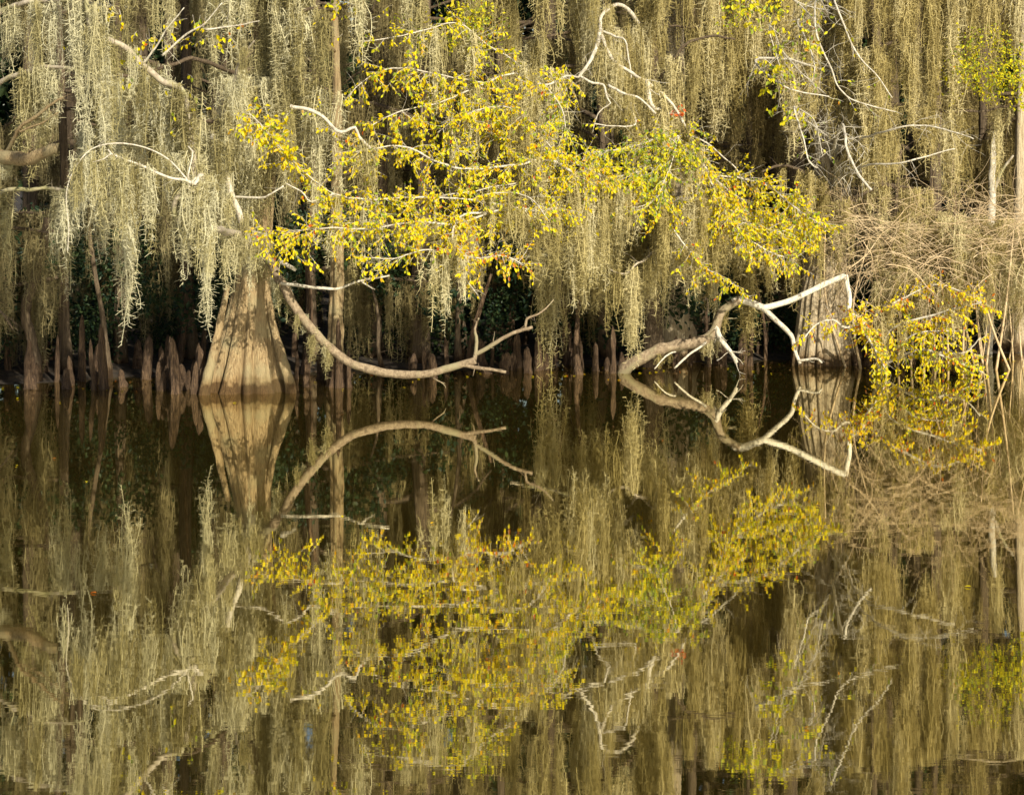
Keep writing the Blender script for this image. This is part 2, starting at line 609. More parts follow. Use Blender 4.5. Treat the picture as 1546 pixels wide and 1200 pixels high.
MOSS = []          # (mesh, length, width)
for i, (L, Wd, st) in enumerate([(0.7, 0.22, 22), (0.9, 0.30, 34), (1.2, 0.26, 32), (1.3, 0.38, 46), (1.6, 0.30, 40), (1.8, 0.40, 52), (2.2, 0.32, 46), (2.5, 0.42, 58), (1.0, 0.16, 16), (1.7, 0.18, 20), (2.3, 0.20, 26), (0.6, 0.40, 30)]):
    MOSS.append((moss_mesh('moss_festoon', L, Wd, st, M['moss'], 100 + i), L, Wd))
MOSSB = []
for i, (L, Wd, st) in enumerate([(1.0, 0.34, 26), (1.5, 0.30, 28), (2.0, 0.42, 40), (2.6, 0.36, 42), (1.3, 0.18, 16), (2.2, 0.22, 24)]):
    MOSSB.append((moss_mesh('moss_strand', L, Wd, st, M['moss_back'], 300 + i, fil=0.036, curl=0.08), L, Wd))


def shape_collection(name, meshes):
    c = bpy.data.collections.new(name)
    for i, me in enumerate(meshes):
        o = bpy.data.objects.new('%s_%02d' % (name, i), me)
        c.objects.link(o)
    return c


MOSS_C = shape_collection('moss_shape', [m for m, _, _ in MOSS])
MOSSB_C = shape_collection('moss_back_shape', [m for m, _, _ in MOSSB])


def scatter(name, coll, items, label, cat, parent=None):
    """one stuff object: items = (position, (rx, ry, rz), (sx, sy, sz), index)"""
    me = bpy.data.meshes.new(name)
    me.from_pydata([tuple(i[0]) for i in items], [], [])
    for an, ty, k in (('rot', 'FLOAT_VECTOR', 1), ('scl', 'FLOAT_VECTOR', 2)):
        at = me.attributes.new(an, ty, 'POINT')
        at.data.foreach_set('vector', [c for i in items for c in i[k]])
    at = me.attributes.new('idx', 'INT', 'POINT')
    at.data.foreach_set('value', [i[3] for i in items])
    ng = bpy.data.node_groups.new(name + '_spread', 'GeometryNodeTree')
    ng.interface.new_socket('Geometry', in_out='INPUT', socket_type='NodeSocketGeometry')
    ng.interface.new_socket('Geometry', in_out='OUTPUT', socket_type='NodeSocketGeometry')
    gi, go = ng.nodes.new('NodeGroupInput'), ng.nodes.new('NodeGroupOutput')
    ip = ng.nodes.new('GeometryNodeInstanceOnPoints')
    ci = ng.nodes.new('GeometryNodeCollectionInfo')
    ci.inputs['Collection'].default_value = coll
    ci.inputs['Separate Children'].default_value = True
    ci.inputs['Reset Children'].default_value = True
    ng.links.new(gi.outputs[0], ip.inputs['Points'])
    ng.links.new(ci.outputs[0], ip.inputs['Instance'])
    ip.inputs['Pick Instance'].default_value = True
    for an, ty, sock in (('rot', 'FLOAT_VECTOR', 'Rotation'), ('scl', 'FLOAT_VECTOR', 'Scale'), ('idx', 'INT', 'Instance Index')):
        na = ng.nodes.new('GeometryNodeInputNamedAttribute')
        na.data_type = ty
        na.inputs['Name'].default_value = an
        ng.links.new(na.outputs['Attribute'], ip.inputs[sock])
    ng.links.new(ip.outputs[0], go.inputs[0])
    o = bpy.data.objects.new(name, me)
    COL.objects.link(o)
    md = o.modifiers.new('spread', 'NODES')
    md.node_group = ng
    return tag(o, label, cat, kind='stuff')


NFEST = 0


def festoon(p, ln, wd, label, group, name='moss_festoon'):
    """one hanging moss festoon, top at p, length and width in metres"""
    global NFEST
    best = min(range(len(MOSS)), key=lambda i: abs(math.log(MOSS[i][1] / ln)) + 0.6 * abs(math.log(MOSS[i][2] / wd)) + rng.random() * 0.35)
    me, L, Wd = MOSS[best]
    o = bpy.data.objects.new(name, me)
    o.location = p
    s = wd / Wd
    s = max(0.6, min(1.6, s))
    if group:
        size = ('short' if ln < 0.6 else 'middling' if ln < 1.1 else 'long' if ln < 1.7 else 'very long') + (' thin ' if wd < 0.27 else ' ' if wd < 0.36 else ' broad ')
        label = size + label
    o.scale = (s * rng.choice((-1, 1)), s, ln / L)
    o.rotation_euler = (0, 0, rng.uniform(0, 2 * math.pi))
    COL.objects.link(o)
    tag(o, label, 'moss', group)
    NFEST += 1
    return o


def hang(items, path, per_m, lmin, lmax, wmin, wmax, back=False, bot=None, t0=0.0, t1=1.0):
    """collect stuff moss hanging from a path; bot(px) = lowest photo row allowed"""
    SH = MOSSB if back else MOSS
    L = sum((path[i + 1] - path[i]).length for i in range(len(path) - 1))
    n = max(1, int(L * per_m + rng.random()))
    for k in range(n):
        if k % 3 == 0:
            tc = t0 + (t1 - t0) * (k + 3 * rng.random()) / (n + 2)
            lc0 = lmin + (lmax - lmin) * rng.random() ** 1.2
        t = max(0.0, min(1.0, tc + rng.gauss(0, 0.09) / max(L, 0.3)))
        i = min(len(path) - 2, int(t * (len(path) - 1)))
        p = path[i].lerp(path[i + 1], rng.random())
        ln = lc0 * rng.uniform(0.55, 1.05)
        if back and p.z > 5.5 and rng.random() < min(0.5, (p.z - 5.5) * 0.18):
            continue
        if bot is not None:
            D = p.y
            zb = CAMH - (bot(CX + p.x / D * F) + rng.gauss(4, 34) - HOR) / F * D
            ln = min(ln, p.z - zb)
            if ln < 0.25:
                continue
        if p.z - ln < 0.04:
            ln = p.z - 0.04
            if ln < 0.25:
                continue
        wd = rng.uniform(wmin, wmax)
        b = min(range(len(SH)), key=lambda q: abs(math.log(SH[q][1] / ln)) + 0.5 * abs(math.log(SH[q][2] / wd)) + rng.random() * 0.4)
        s = max(0.6, min(1.7, wd / SH[b][2]))
        items.append((p, (0, 0, rng.uniform(0, 6.28)), (s, s, ln / SH[b][1]), b))


def interp(tab):
    def f(x):
        if x <= tab[0][0]:
            return tab[0][1]
        for (a, b), (c, d) in zip(tab, tab[1:]):
            if x <= c:
                return b + (d - b) * (x - a) / (c - a)
        return tab[-1][1]
    return f


# ------------------------------------------------------------------ fluted cypress trunks
def cypress_trunk(name, mat, parent, prof, D, top, flutes, seed, sides=64, dz=0.07):
    """prof: (py, centre px, half width px) rows from the waterline upward; top: (px, z, r) above the frame"""
    rows = [(P(c, y, D).x, P(c, y, D).z, h / pxm(D)) for y, c, h in prof]
    rows = [(rows[0][0], -0.45, rows[0][2] * 1.12)] + rows + [(P(top[0], 0, D).x, top[1], top[2])]
    zs = []
    z = rows[0][1]
    while z < rows[-1][1]:
        zs.append(z)
        z += dz if z < 3 else 0.35
    zs.append(rows[-1][1])
    base_r = rows[1][2]
    mb = MB()
    for z in zs:
        for a, b in zip(rows, rows[1:]):
            if z <= b[1]:
                break
        t = (z - a[1]) / (b[1] - a[1])
        cx, r = a[0] + (b[0] - a[0]) * t, a[2] + (b[2] - a[2]) * t
        fl = min(1.0, max(0.0, (r / base_r - 0.35) / 0.65))
        for s in range(sides):
            an = 2 * math.pi * s / sides
            ph = an * flutes + 5.0 * mnoise.noise(Vector((math.cos(an) * 1.4 + seed, math.sin(an) * 1.4, z * 0.25)))
            am = 0.75 + 0.9 * mnoise.noise(Vector((math.cos(an) * 2.2 + seed, math.sin(an) * 2.2, z * 0.3 + 5)))
            g = abs(math.cos(ph * 0.5)) ** 0.85          # rounded ribs with sharp valleys
            sm = mnoise.noise(Vector((math.cos(an) * 5 + seed, math.sin(an) * 5, z * 0.8)))
            sm2 = mnoise.noise(Vector((math.cos(an) * 14 + seed, math.sin(an) * 14, z * 1.6)))
            rr = r * (1.03 - (0.10 + 0.42 * fl) * am * (1 - g) + 0.10 * sm + 0.05 * sm2 + 0.03 * mnoise.noise(Vector((math.cos(an) * 34 + seed, math.sin(an) * 34, z * 1.1))))
            mb.v.append(Vector((cx + math.cos(an) * rr, D + math.sin(an) * rr * 0.92, z)))
    n = len(zs)
    for i in range(n - 1):
        for s in range(sides):
            s2 = (s + 1) % sides
            mb.f.append((i * sides + s, i * sides + s2, (i + 1) * sides + s2, (i + 1) * sides + s))
    return mb.build(name, mat, parent)


def branch(parent, pp, r0, r1, D0=None, D1=None, mat='pale', name='branch', sides=7, wob=0.012, rough=0.25, twigs=0, label=None, tw_len=(0.12, 0.35)):
    pts, rad = trace(pp, r0, r1, D0, D1, wob)
    mb = MB()
    add_tube(mb, pts, rad, sides, rough=rough)
    for k in range(twigs):
        i = rng.randint(1, len(pts) - 2)
        d = ((pts[i + 1] - pts[i]).normalized() * 0.6 + rv()).normalized()
        twig(mb, None, pts[i], d, rng.uniform(*tw_len), None, 0, 0, 0.2, 0.4, max(0.003, rad[i] * 0.3))
    o = mb.build(name, M[mat], parent)
    if label:
        o['label'] = label
    return pts


# ---- the big buttressed cypress
cy = root('bald_cypress', P(372, 590, 30.0), 'big bald cypress with a fluted flaring base standing alone in the water', 'tree')
cypress_trunk('trunk', M['cypress'], cy, [(592, 370, 69), (575, 370, 59), (540, 372, 47), (500, 375, 38), (460, 378, 31), (430, 380, 27), (400, 383, 24), (360, 387, 22), (300, 393, 20), (200, 400, 18)], 30.0, (405, 13.0, 0.10), 13, 3.3, sides=208, dz=0.05)
branch(cy, [(400, 415, 29.95), (407, 460, 29.9), (414, 500, 29.85), (424, 535, 29.75), (436, 575, 29.7), (440, 612, 29.7)], 4, 9, mat='cypress', name='buttress_root', sides=9)
branch(cy, [(345, 430, 29.75), (336, 470, 29.65), (326, 520, 29.6), (314, 565, 29.5), (306, 612, 29.45)], 4, 9, mat='cypress', name='buttress_root', sides=9)
c_pale = branch(cy, [(386, 418, 30.0), (377, 384, 29.6), (370, 350, 28.9), (352, 298, 28.7), (338, 255, 28.6), (328, 222, 28.5), (320, 205, 28.4)], 6, 3.8, mat='pale', twigs=3)
c_pale2 = branch(cy, [(322, 240, 28.5), (335, 190, 28.4), (350, 140, 28.3), (362, 92, 28.2), (384, 62, 28.0)], 3.5, 1.2, mat='grey', twigs=3)
branch(cy, [(352, 298, 28.7), (395, 298, 28.5), (405, 294, 28.45), (428, 281, 28.4)], 1.8, 1.2, twigs=1)
# dead grey limb curling out over the water, its tip and hook
c_main = branch(cy, [(388, 360, 29.8), (350, 352, 28.4), (318, 345, 27.2), (290, 342, 26.5), (268, 330, 26.3), (264, 308, 26.2), (276, 285, 26.2)], 6, 4, mat='grey', wob=0.02)
c_hook = branch(cy, [(288, 342, 26.5), (300, 325, 26.4), (306, 300, 26.3), (304, 264, 26.2), (294, 278, 26.1), (280, 272, 26.1), (255, 268, 26.0), (215, 251, 25.9), (168, 232, 25.8), (163, 226, 25.8)], 4.5, 1.2, mat='pale', wob=0.006)
c_tip = branch(cy, [(283, 271, 26.1), (250, 238, 26.2), (212, 221, 26.1), (180, 217, 26.0), (146, 222, 25.9), (126, 236, 25.8), (106, 268, 25.7), (100, 300, 25.7), (104, 346, 25.7), (102, 380, 25.7)], 1.4, 0.7, mat='pale', wob=0.006, twigs=3)
branch(cy, [(284, 270, 26.1), (289, 245, 26.1), (292, 229, 26.1), (284, 221, 26.1)], 1.6, 0.8)
branch(cy, [(168, 232, 25.8), (158, 240, 25.8), (138, 245, 25.8)], 1.4, 0.7)
branch(cy, [(296, 268, 26.1), (284, 285, 26.1), (294, 291, 26.1)], 1.4, 1.0)
c_up = branch(cy, [(300, 290, 26.4), (291, 240, 26.5), (287, 195, 26.6), (276, 140, 26.7), (245, 122, 26.7), (215, 97, 26.6), (190, 72, 26.5), (165, 60, 26.4), (140, 52, 26.3), (131, 10, 26.2), (120, -60, 26.2)], 5.5, 4, mat='grey', wob=0.02, twigs=5, tw_len=(0.2, 0.5))
branch(cy, [(215, 97, 26.6), (235, 72, 26.5), (255, 40, 26.4), (278, 12, 26.3)], 1.8, 0.8, twigs=3)
branch(cy, [(245, 84, 26.5), (285, 50, 26.4), (310, 35, 26.3), (335, 5, 26.2)], 1.8, 0.8, twigs=3)
branch(cy, [(310, 45, 26.4), (345, 40, 26.4), (392, 32, 26.3)], 1.5, 0.6, twigs=2)
# limbs above the frame that carry the upper moss
c_hi = [branch(cy, pp, 4, 1.6, mat='dark_bark', wob=0.04, twigs=4) for pp in (
    [(402, -80, 29.9), (340, -120, 28.6), (260, -100, 27.6), (170, -60, 27.0), (90, -40, 26.9)],
    [(402, -40, 29.9), (440, -70, 29.2), (480, -50, 28.8), (530, -30, 28.6)],
    [(403, 70, 29.9), (430, 40, 29.4), (450, 20, 29.0), (480, 12, 28.9), (520, 30, 28.8)],
    [(400, 150, 29.9), (350, 110, 28.9), (290, 90, 28.2), (220, 110, 27.8), (140, 120, 27.6), (100, 110, 27.5)],
    [(396, 240, 29.9), (340, 190, 29.0), (250, 180, 28.3), (170, 190, 28.0), (105, 180, 27.9)],
    [(403, 120, 29.9), (430, 120, 29.4), (455, 118, 29.0), (500, 140, 28.9)],
)]
c_top = [branch(cy, pp, 4, 1.6, mat='dark_bark', wob=0.04, twigs=3) for pp in (
    [(403, -180, 29.9), (340, -240, 28.1), (240, -250, 27.3), (130, -235, 26.9), (20, -240, 26.7)],
    [(403, -200, 29.9), (460, -250, 28.6), (530, -250, 28.3), (600, -235, 28.1)],
    [(402, -120, 29.9), (330, -170, 28.5), (220, -175, 28.1), (120, -165, 27.9)])]
# long arching low limb sweeping down to the water
c_arch = branch(cy, [(388, 372, 30.0), (408, 396, 29.5), (428, 432, 29.0), (448, 468, 28.95), (478, 505, 28.9), (515, 540, 28.9), (545, 553, 28.9), (590, 564, 28.9), (640, 565, 28.9), (685, 553, 28.9), (718, 544, 28.9)], 7.5, 5.5, mat='low_limb', name='low_branch', sides=9, wob=0.012, twigs=2)
branch(cy, [(716, 545, 28.9), (719, 515, 28.9), (717, 497, 28.9), (723, 480, 28.9)], 3.4, 1.4, mat='low_limb', twigs=3, tw_len=(0.06, 0.14))
branch(cy, [(717, 536, 28.9), (745, 520, 28.85), (775, 502, 28.8), (804, 494, 28.8)], 3.6, 2.6, mat='low_limb', twigs=4, tw_len=(0.08, 0.2))
branch(cy, [(793, 497, 28.8), (795, 482, 28.8), (812, 475, 28.8), (825, 465, 28.8), (836, 452, 28.8)], 2.2, 0.8, mat='low_limb', twigs=3, tw_len=(0.06, 0.14))
branch(cy, [(695, 550, 28.9), (725, 556, 28.85), (745, 558, 28.85), (764, 562, 28.85)], 3.2, 2.4, mat='low_limb', twigs=7, tw_len=(0.05, 0.12))
branch(cy, [(425, 396, 29.0), (440, 404, 28.9), (447, 408, 28.9)], 3.5, 2.5)
branch(cy, [(425, 428, 28.9), (480, 434, 28.6), (512, 436, 28.6), (545, 424, 28.6), (588, 416, 28.6)], 2.6, 1.3, twigs=2)
branch(cy, [(545, 424, 28.6), (566, 437, 28.6)], 1.5, 0.8)

# ---- the pale cypress at the right
pc = root('bald_cypress', P(1245, 552, 33.9), 'pale trunked cypress with a swollen base behind the white broken branch', 'tree')
cypress_trunk('trunk', M['pale_cypress'], pc, [(552, 1241, 50), (535, 1241, 48), (500, 1242, 42), (450, 1244, 36), (400, 1248, 29), (340, 1250, 24), (200, 1254, 20)], 33.9, (1258, 14.0, 0.09), 11, 8.1, sides=154)
p_br = []
for pp, a, b in (
    ([(1256, -20, 33.8), (1256, -40, 32.2), (1254, -25, 31.0), (1262, 8, 30.3), (1275, 40, 30.2), (1289, 72, 30.2), (1305, 96, 30.2), (1326, 116, 30.2), (1347, 148, 30.2)], 3.4, 1.2),
    ([(1256, 40, 33.8), (1238, 0, 32.0), (1230, 15, 30.9), (1236, 62, 30.3), (1255, 104, 30.2), (1265, 130, 30.2), (1285, 150, 30.2), (1312, 159, 30.2), (1352, 169, 30.2)], 3, 1.2),
    ([(1255, 110, 33.8), (1190, 90, 32.0), (1140, 92, 30.9), (1176, 126, 30.3), (1206, 138, 30.2), (1252, 146, 30.2)], 3.5, 1.2),
    ([(1254, 60, 33.8), (1205, 30, 31.8), (1226, 82, 30.5), (1229, 110, 30.3), (1222, 132, 30.3)], 2.6, 1.0),
    ([(1254, 150, 33.8), (1190, 90, 31.2), (1165, 40, 30.5), (1165, 60, 30.3), (1186, 126, 30.3)], 2.6, 0.9),
    ([(1254, 210, 33.8), (1215, 180, 31.2), (1199, 162, 30.5), (1213, 212, 30.3), (1222, 245, 30.2), (1234, 254, 30.2)], 2.8, 1.4),
    ([(1199, 162, 30.5), (1228, 180, 30.3), (1238, 215, 30.3), (1242, 235, 30.3)], 1.6, 0.9),
    ([(1253, 240, 33.8), (1270, 190, 31.6), (1276, 205, 30.7), (1279, 226, 30.5), (1296, 262, 30.3), (1316, 287, 30.2)], 4, 2.6),
    ([(1252, 280, 33.8), (1300, 252, 31.2), (1360, 246, 30.5), (1402, 235, 30.5), (1442, 225, 30.5)], 3, 1.2),
    ([(1253, 60, 33.8), (1210, 10, 31.6), (1180, -10, 30.9), (1215, 8, 30.7), (1252, 16, 30.5)], 2.4, 1.0),
    ([(1253, 230, 33.8), (1330, 200, 31.6), (1400, 190, 31.2), (1470, 210, 30.9)], 3, 1.2),
):
    p_br.append(branch(pc, pp, a * 0.6, b * 0.7, twigs=20, tw_len=(0.15, 0.6)))
for pp in (
    [(1255, 60, 33.8), (1300, -40, 32.7), (1380, -30, 32.5), (1470, -10, 32.5), (1560, -20, 32.5)],
    [(1254, 140, 33.8), (1330, 70, 32.7), (1400, 60, 32.6), (1460, 80, 32.5)],
    [(1256, 40, 33.8), (1200, -50, 32.9), (1120, -40, 32.7), (1040, -20, 32.6), (980, -20, 32.6)],
    [(1255, 90, 33.8), (1190, 30, 32.9), (1130, 30, 32.7), (1060, 40, 32.7), (1010, 40, 32.6)],
    [(1252, 260, 33.8), (1310, 170, 32.9), (1380, 160, 32.7), (1450, 170, 32.7), (1540, 160, 32.7)],
    [(1252, 300, 33.8), (1200, 250, 33.0), (1150, 260, 32.8)],
    [(1251, 330, 33.8), (1290, 300, 33.0), (1340, 280, 32.9), (1420, 290, 32.9)],
):
    p_br.append(branch(pc, pp, 3.5, 1.5, mat='dark_bark', wob=0.04, twigs=4))
leaf_pc, tw_pc = MB(), MB()
for b in (0, 1, 2, 3, 4, 5, 6, 9):
    sprout(tw_pc, leaf_pc, p_br[b], 3.0, 0.12, 0.3, YGR, t0=0.3, ldens=0.4, sub=0.3)
tag(tw_pc.build('twigs', M['pale'], pc), kind='stuff')

# ------------------------------------------------------------------ yellow-leafed tree over the water
yt = root('yellow_leaved_tree', P(985, 552, 33.4), 'leaning swamp tree spreading pale boughs of bright yellow leaves over the water', 'tree')
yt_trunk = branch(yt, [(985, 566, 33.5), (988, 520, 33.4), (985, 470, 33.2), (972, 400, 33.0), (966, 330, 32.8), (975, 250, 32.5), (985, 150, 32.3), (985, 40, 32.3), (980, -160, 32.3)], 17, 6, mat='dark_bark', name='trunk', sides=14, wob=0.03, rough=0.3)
YB = {}


def bough(key, pp, r0, r1, D0=None, D1=None, tw=2, mat='pale'):
    r0, r1 = r0 * (0.85 if key.startswith('b1') and len(key) == 3 and key[2].isalpha() else 0.68), r1 * 0.75
    YB[key] = branch(yt, pp, r0, r1, D0, D1, mat=mat, name='bough', wob=0.02, twigs=tw, tw_len=(0.15, 0.4))


bough('b1', [(984, 60, 32.3), (940, 10, 31.8), (912, 20, 31.4), (907, 46, 31.2), (925, 90, 31.1), (955, 110, 31.0), (987, 131, 31.0), (1016, 160, 31.0), (1040, 203, 31.0), (1053, 236, 31.3), (1076, 265, 31.4), (1102, 290, 31.5), (1142, 312, 31.6), (1190, 342, 31.7), (1232, 352, 31.7)], 4.6, 1.4, tw=8)
bough('b1a', [(907, 46, 31.2), (898, 76, 31.1), (886, 98, 31.0), (873, 118, 31.0)], 4.2, 3.0)
bough('b1b', [(907, 46, 31.2), (930, 55, 31.1), (944, 61, 31.0), (950, 90, 31.0), (953, 118, 31.0)], 2.4, 1.3)
bough('b1c', [(875, 114, 31.0), (895, 126, 30.9), (911, 128, 30.9), (917, 148, 30.8), (922, 156, 30.8), (905, 172, 30.8), (895, 200, 30.8)], 2.4, 0.9)
bough('b1d', [(918, 129, 30.9), (940, 142, 30.8), (962, 147, 30.8), (978, 160, 30.8), (990, 172, 30.8)], 2.6, 2.0)
bough('b1e', [(948, 143, 30.8), (954, 165, 30.8), (960, 189, 30.8), (930, 190, 30.7), (895, 187, 30.7)], 2.2, 0.9)
bough('b1f', [(976, 122, 31.0), (982, 150, 30.9), (990, 166, 30.9), (1000, 164, 30.9)], 4.2, 3.4)
bough('b2', [(970, 345, 32.8), (1005, 325, 31.8), (1000, 300, 31.2), (950, 286, 30.6), (900, 262, 30.2), (840, 234, 29.8), (795, 218, 29.6), (750, 206, 29.5), (741, 196, 29.5), (765, 170, 29.4)], 4.2, 1.2, tw=6)
bough('b3', [(967, 335, 32.8), (925, 293, 31.0), (880, 268, 30.0), (830, 243, 29.5), (780, 248, 29.2), (710, 255, 29.0), (655, 242, 28.8), (615, 222, 28.7), (555, 226, 28.6), (520, 235, 28.6)], 4.2, 1.0, tw=6)
bough('b4', [(873, 117, 31.0), (852, 116, 30.6), (822, 128, 30.3), (776, 112, 30.0), (732, 126, 29.7), (690, 146, 29.4), (650, 158, 29.2), (605, 168, 29.0), (560, 190, 28.9)], 2.6, 1.0, tw=5)
bough('b5', [(732, 126, 29.7), (690, 118, 29.4), (640, 108, 29.2), (590, 104, 29.0), (545, 125, 28.9), (525, 150, 28.9)], 1.9, 0.8, tw=3)
bough('b5b', [(800, 108, 30.2), (740, 70, 29.8), (690, 36, 29.5), (640, 46, 29.3), (595, 57, 29.2), (545, 62, 29.1)], 1.8, 0.9, tw=3)
bough('b6', [(967, 350, 32.8), (900, 330, 31.0), (860, 318, 30.0), (800, 318, 29.2), (745, 320, 28.8), (690, 338, 28.6), (630, 335, 28.4), (560, 346, 28.3), (500, 345, 28.2), (445, 350, 28.2), (395, 357, 28.2)], 3.8, 0.9, tw=6)
bough('b7', [(745, 320, 28.8), (700, 325, 28.6), (682, 350, 28.4), (690, 380, 28.3), (722, 391, 28.3), (760, 386, 28.3), (795, 403, 28.3)], 2.6, 1.0, tw=5)
bough('b7b', [(680, 385, 28.3), (698, 412, 28.3), (716, 440, 28.3)], 1.4, 0.7)
bough('b7c', [(690, 380, 28.3), (640, 378, 28.25), (590, 392, 28.2), (545, 388, 28.2)], 1.6, 0.8, tw=3)
bough('b8', [(800, 318, 29.2), (700, 300, 28.8), (620, 300, 28.6), (560, 300, 28.5), (505, 292, 28.5), (462, 262, 28.5), (430, 232, 28.4), (398, 192, 28.3), (376, 172, 28.3)], 2.4, 0.8, tw=4)
bough('b8b', [(505, 292, 28.5), (470, 306, 28.4), (455, 290, 28.4), (432, 277, 28.4)], 2.2, 1.2, tw=2)
bough('b9', [(560, 225, 28.6), (540, 205, 28.6), (535, 192, 28.5), (515, 201, 28.5), (500, 190, 28.5), (485, 174, 28.5), (465, 164, 28.5), (438, 160, 28.5)], 3.4, 3.8, tw=1)
bough('b10', [(1076, 265, 31.5), (1120, 270, 31.5), (1165, 285, 31.5), (1200, 312, 31.5), (1240, 340, 31.6)], 2.2, 0.9, tw=4)
bough('b10b', [(1060, 250, 31.4), (1085, 300, 31.4), (1110, 345, 31.4), (1160, 378, 31.4), (1200, 392, 31.4)], 2.2, 0.9, tw=4)
bough('b10c', [(1000, 300, 31.5), (1015, 345, 31.4), (1045, 385, 31.3), (1078, 412, 31.3), (1115, 432, 31.3)], 2.4, 1.0, tw=3)
bough('b10d', [(1024, 203, 31.3), (1060, 213, 31.3), (1096, 240, 31.3), (1112, 256, 31.3), (1119, 270, 31.3)], 1.8, 0.9, tw=3)
bough('b10e', [(1005, 325, 31.9), (1050, 335, 31.6), (1110, 335, 31.5), (1180, 350, 31.4)], 2.0, 0.9, tw=4)
bough('b11', [(1042, 205, 31.0), (1000, 208, 30.8), (950, 222, 30.6), (890, 232, 30.4)], 1.8, 0.8, tw=4)
bough('b11b', [(1050, 230, 31.0), (1005, 248, 30.8), (955, 262, 30.6), (905, 272, 30.4)], 1.8, 0.8, tw=4)
bough('b11c', [(1030, 190, 31.0), (1012, 250, 30.7), (990, 300, 30.6), (960, 315, 30.5)], 1.6, 0.7, tw=3)
bough('b12', [(880, 268, 30.0), (820, 272, 29.6), (750, 282, 29.2), (690, 292, 28.9), (640, 300, 28.8)], 1.8, 0.8, tw=4)
bough('b12b', [(840, 234, 29.8), (800, 185, 29.5), (760, 160, 29.3), (700, 175, 29.2), (660, 200, 29.1)], 1.7, 0.8, tw=4)
bough('b12c', [(822, 128, 30.3), (850, 170, 30.1), (855, 210, 30.0)], 1.5, 0.8, tw=3)
bough('b14', [(970, 345, 32.8), (980, 385, 31.8), (962, 398, 31.5), (945, 412, 31.4), (925, 408, 31.4), (900, 392, 31.3)], 3.0, 1.4, mat='grey', tw=6)
bough('b15', [(745, 320, 28.8), (720, 300, 28.7), (760, 290, 28.7), (800, 300, 28.7), (830, 335, 28.7)], 1.5, 0.8, tw=4)
y_hi = [branch(yt, pp, 3.5, 1.5, mat='dark_bark', name='bough', wob=0.04, twigs=4) for pp in (
    [(985, 20, 32.3), (900, -40, 31.6), (820, -30, 31.2), (730, -10, 31.0), (640, -20, 30.8), (560, -10, 30.6)],
    [(985, 100, 32.3), (920, 40, 31.9), (850, 50, 31.6), (780, 60, 31.4), (700, 50, 31.2)],
    [(975, 200, 32.5), (930, 110, 32.0), (870, 100, 31.8), (800, 120, 31.6), (740, 130, 31.5)],
    [(980, 180, 32.4), (1000, 110, 32.0), (1050, 60, 31.9), (1110, 60, 31.9)],
)]
y_low = [branch(yt, pp, 3.5, 1.5, mat='grey', name='bough', wob=0.04, twigs=4) for pp in (
    [(968, 360, 33.0), (1010, 350, 32.9), (1060, 362, 32.9), (1110, 372, 33.0), (1160, 390, 33.0)],
    [(968, 370, 33.0), (920, 360, 32.8), (870, 372, 32.7), (820, 384, 32.7), (770, 392, 32.7)],
    [(970, 320, 32.9), (1030, 300, 32.8), (1090, 310, 32.9), (1150, 330, 33.0), (1200, 350, 33.0)])]
y_top = [branch(yt, pp, 3.5, 1.5, mat='dark_bark', name='bough', wob=0.04, twigs=3) for pp in (
    [(982, -120, 32.3), (900, -210, 30.8), (800, -225, 30.4), (700, -215, 30.2), (600, -225, 30.0)],
    [(983, -80, 32.3), (900, -130, 31.0), (790, -140, 30.7), (680, -135, 30.5)],
    [(982, -130, 32.3), (1040, -215, 31.1), (1110, -220, 30.9), (1170, -210, 30.8)])]
p_top = [branch(pc, pp, 3.5, 1.5, mat='dark_bark', wob=0.04, twigs=3) for pp in (
    [(1257, -120, 33.8), (1330, -220, 32.2), (1420, -230, 31.8), (1520, -220, 31.7), (1620, -225, 31.7)],
    [(1257, -90, 33.8), (1340, -130, 32.4), (1430, -140, 32.2), (1530, -135, 32.1)],
    [(1257, -150, 33.8), (1190, -230, 32.2), (1110, -240, 31.9), (1020, -230, 31.8)])]
ly, ty = MB(), MB()
for k, dens, pal, t0, ln in (('b1', 10, YEL, 0.6, 0.5), ('b2', 17, YEL, 0.12, 0.5), ('b3', 14, YEL, 0.25, 0.5), ('b4', 13, YEL, 0.05, 0.48), ('b5', 11, YEL, 0.1, 0.45), ('b5b', 6, YEL, 0.2, 0.4),
                             ('b6', 15, YEL, 0.34, 0.5), ('b7', 17, ORA, 0.2, 0.42), ('b7b', 5, ORA, 0.5, 0.2), ('b7c', 13, YEL, 0.05, 0.36), ('b8', 11, YEL, 0.3, 0.42), ('b9', 5, YEL, 0.1, 0.25),
                             ('b10', 24, YEL, 0.1, 0.48), ('b10b', 20, YEL, 0.1, 0.46), ('b10c', 10, YEL, 0.4, 0.36), ('b10e', 20, YEL, 0.2, 0.46), ('b11', 24, YGR, 0.0, 0.5), ('b11b', 24, YGR, 0.0, 0.5), ('b11c', 18, YGR, 0.05, 0.45),
                             ('b12', 14, YEL, 0.1, 0.42), ('b12b', 18, YEL, 0.1, 0.48), ('b12c', 13, YGR, 0.2, 0.4), ('b1e', 4, YEL, 0.1, 0.25), ('b15', 5, YEL, 0.1, 0.3)):
    sprout(ty, ly, YB[k], dens * 1.75, ln * 0.4, ln, pal, t0=t0, ldens=0.85)
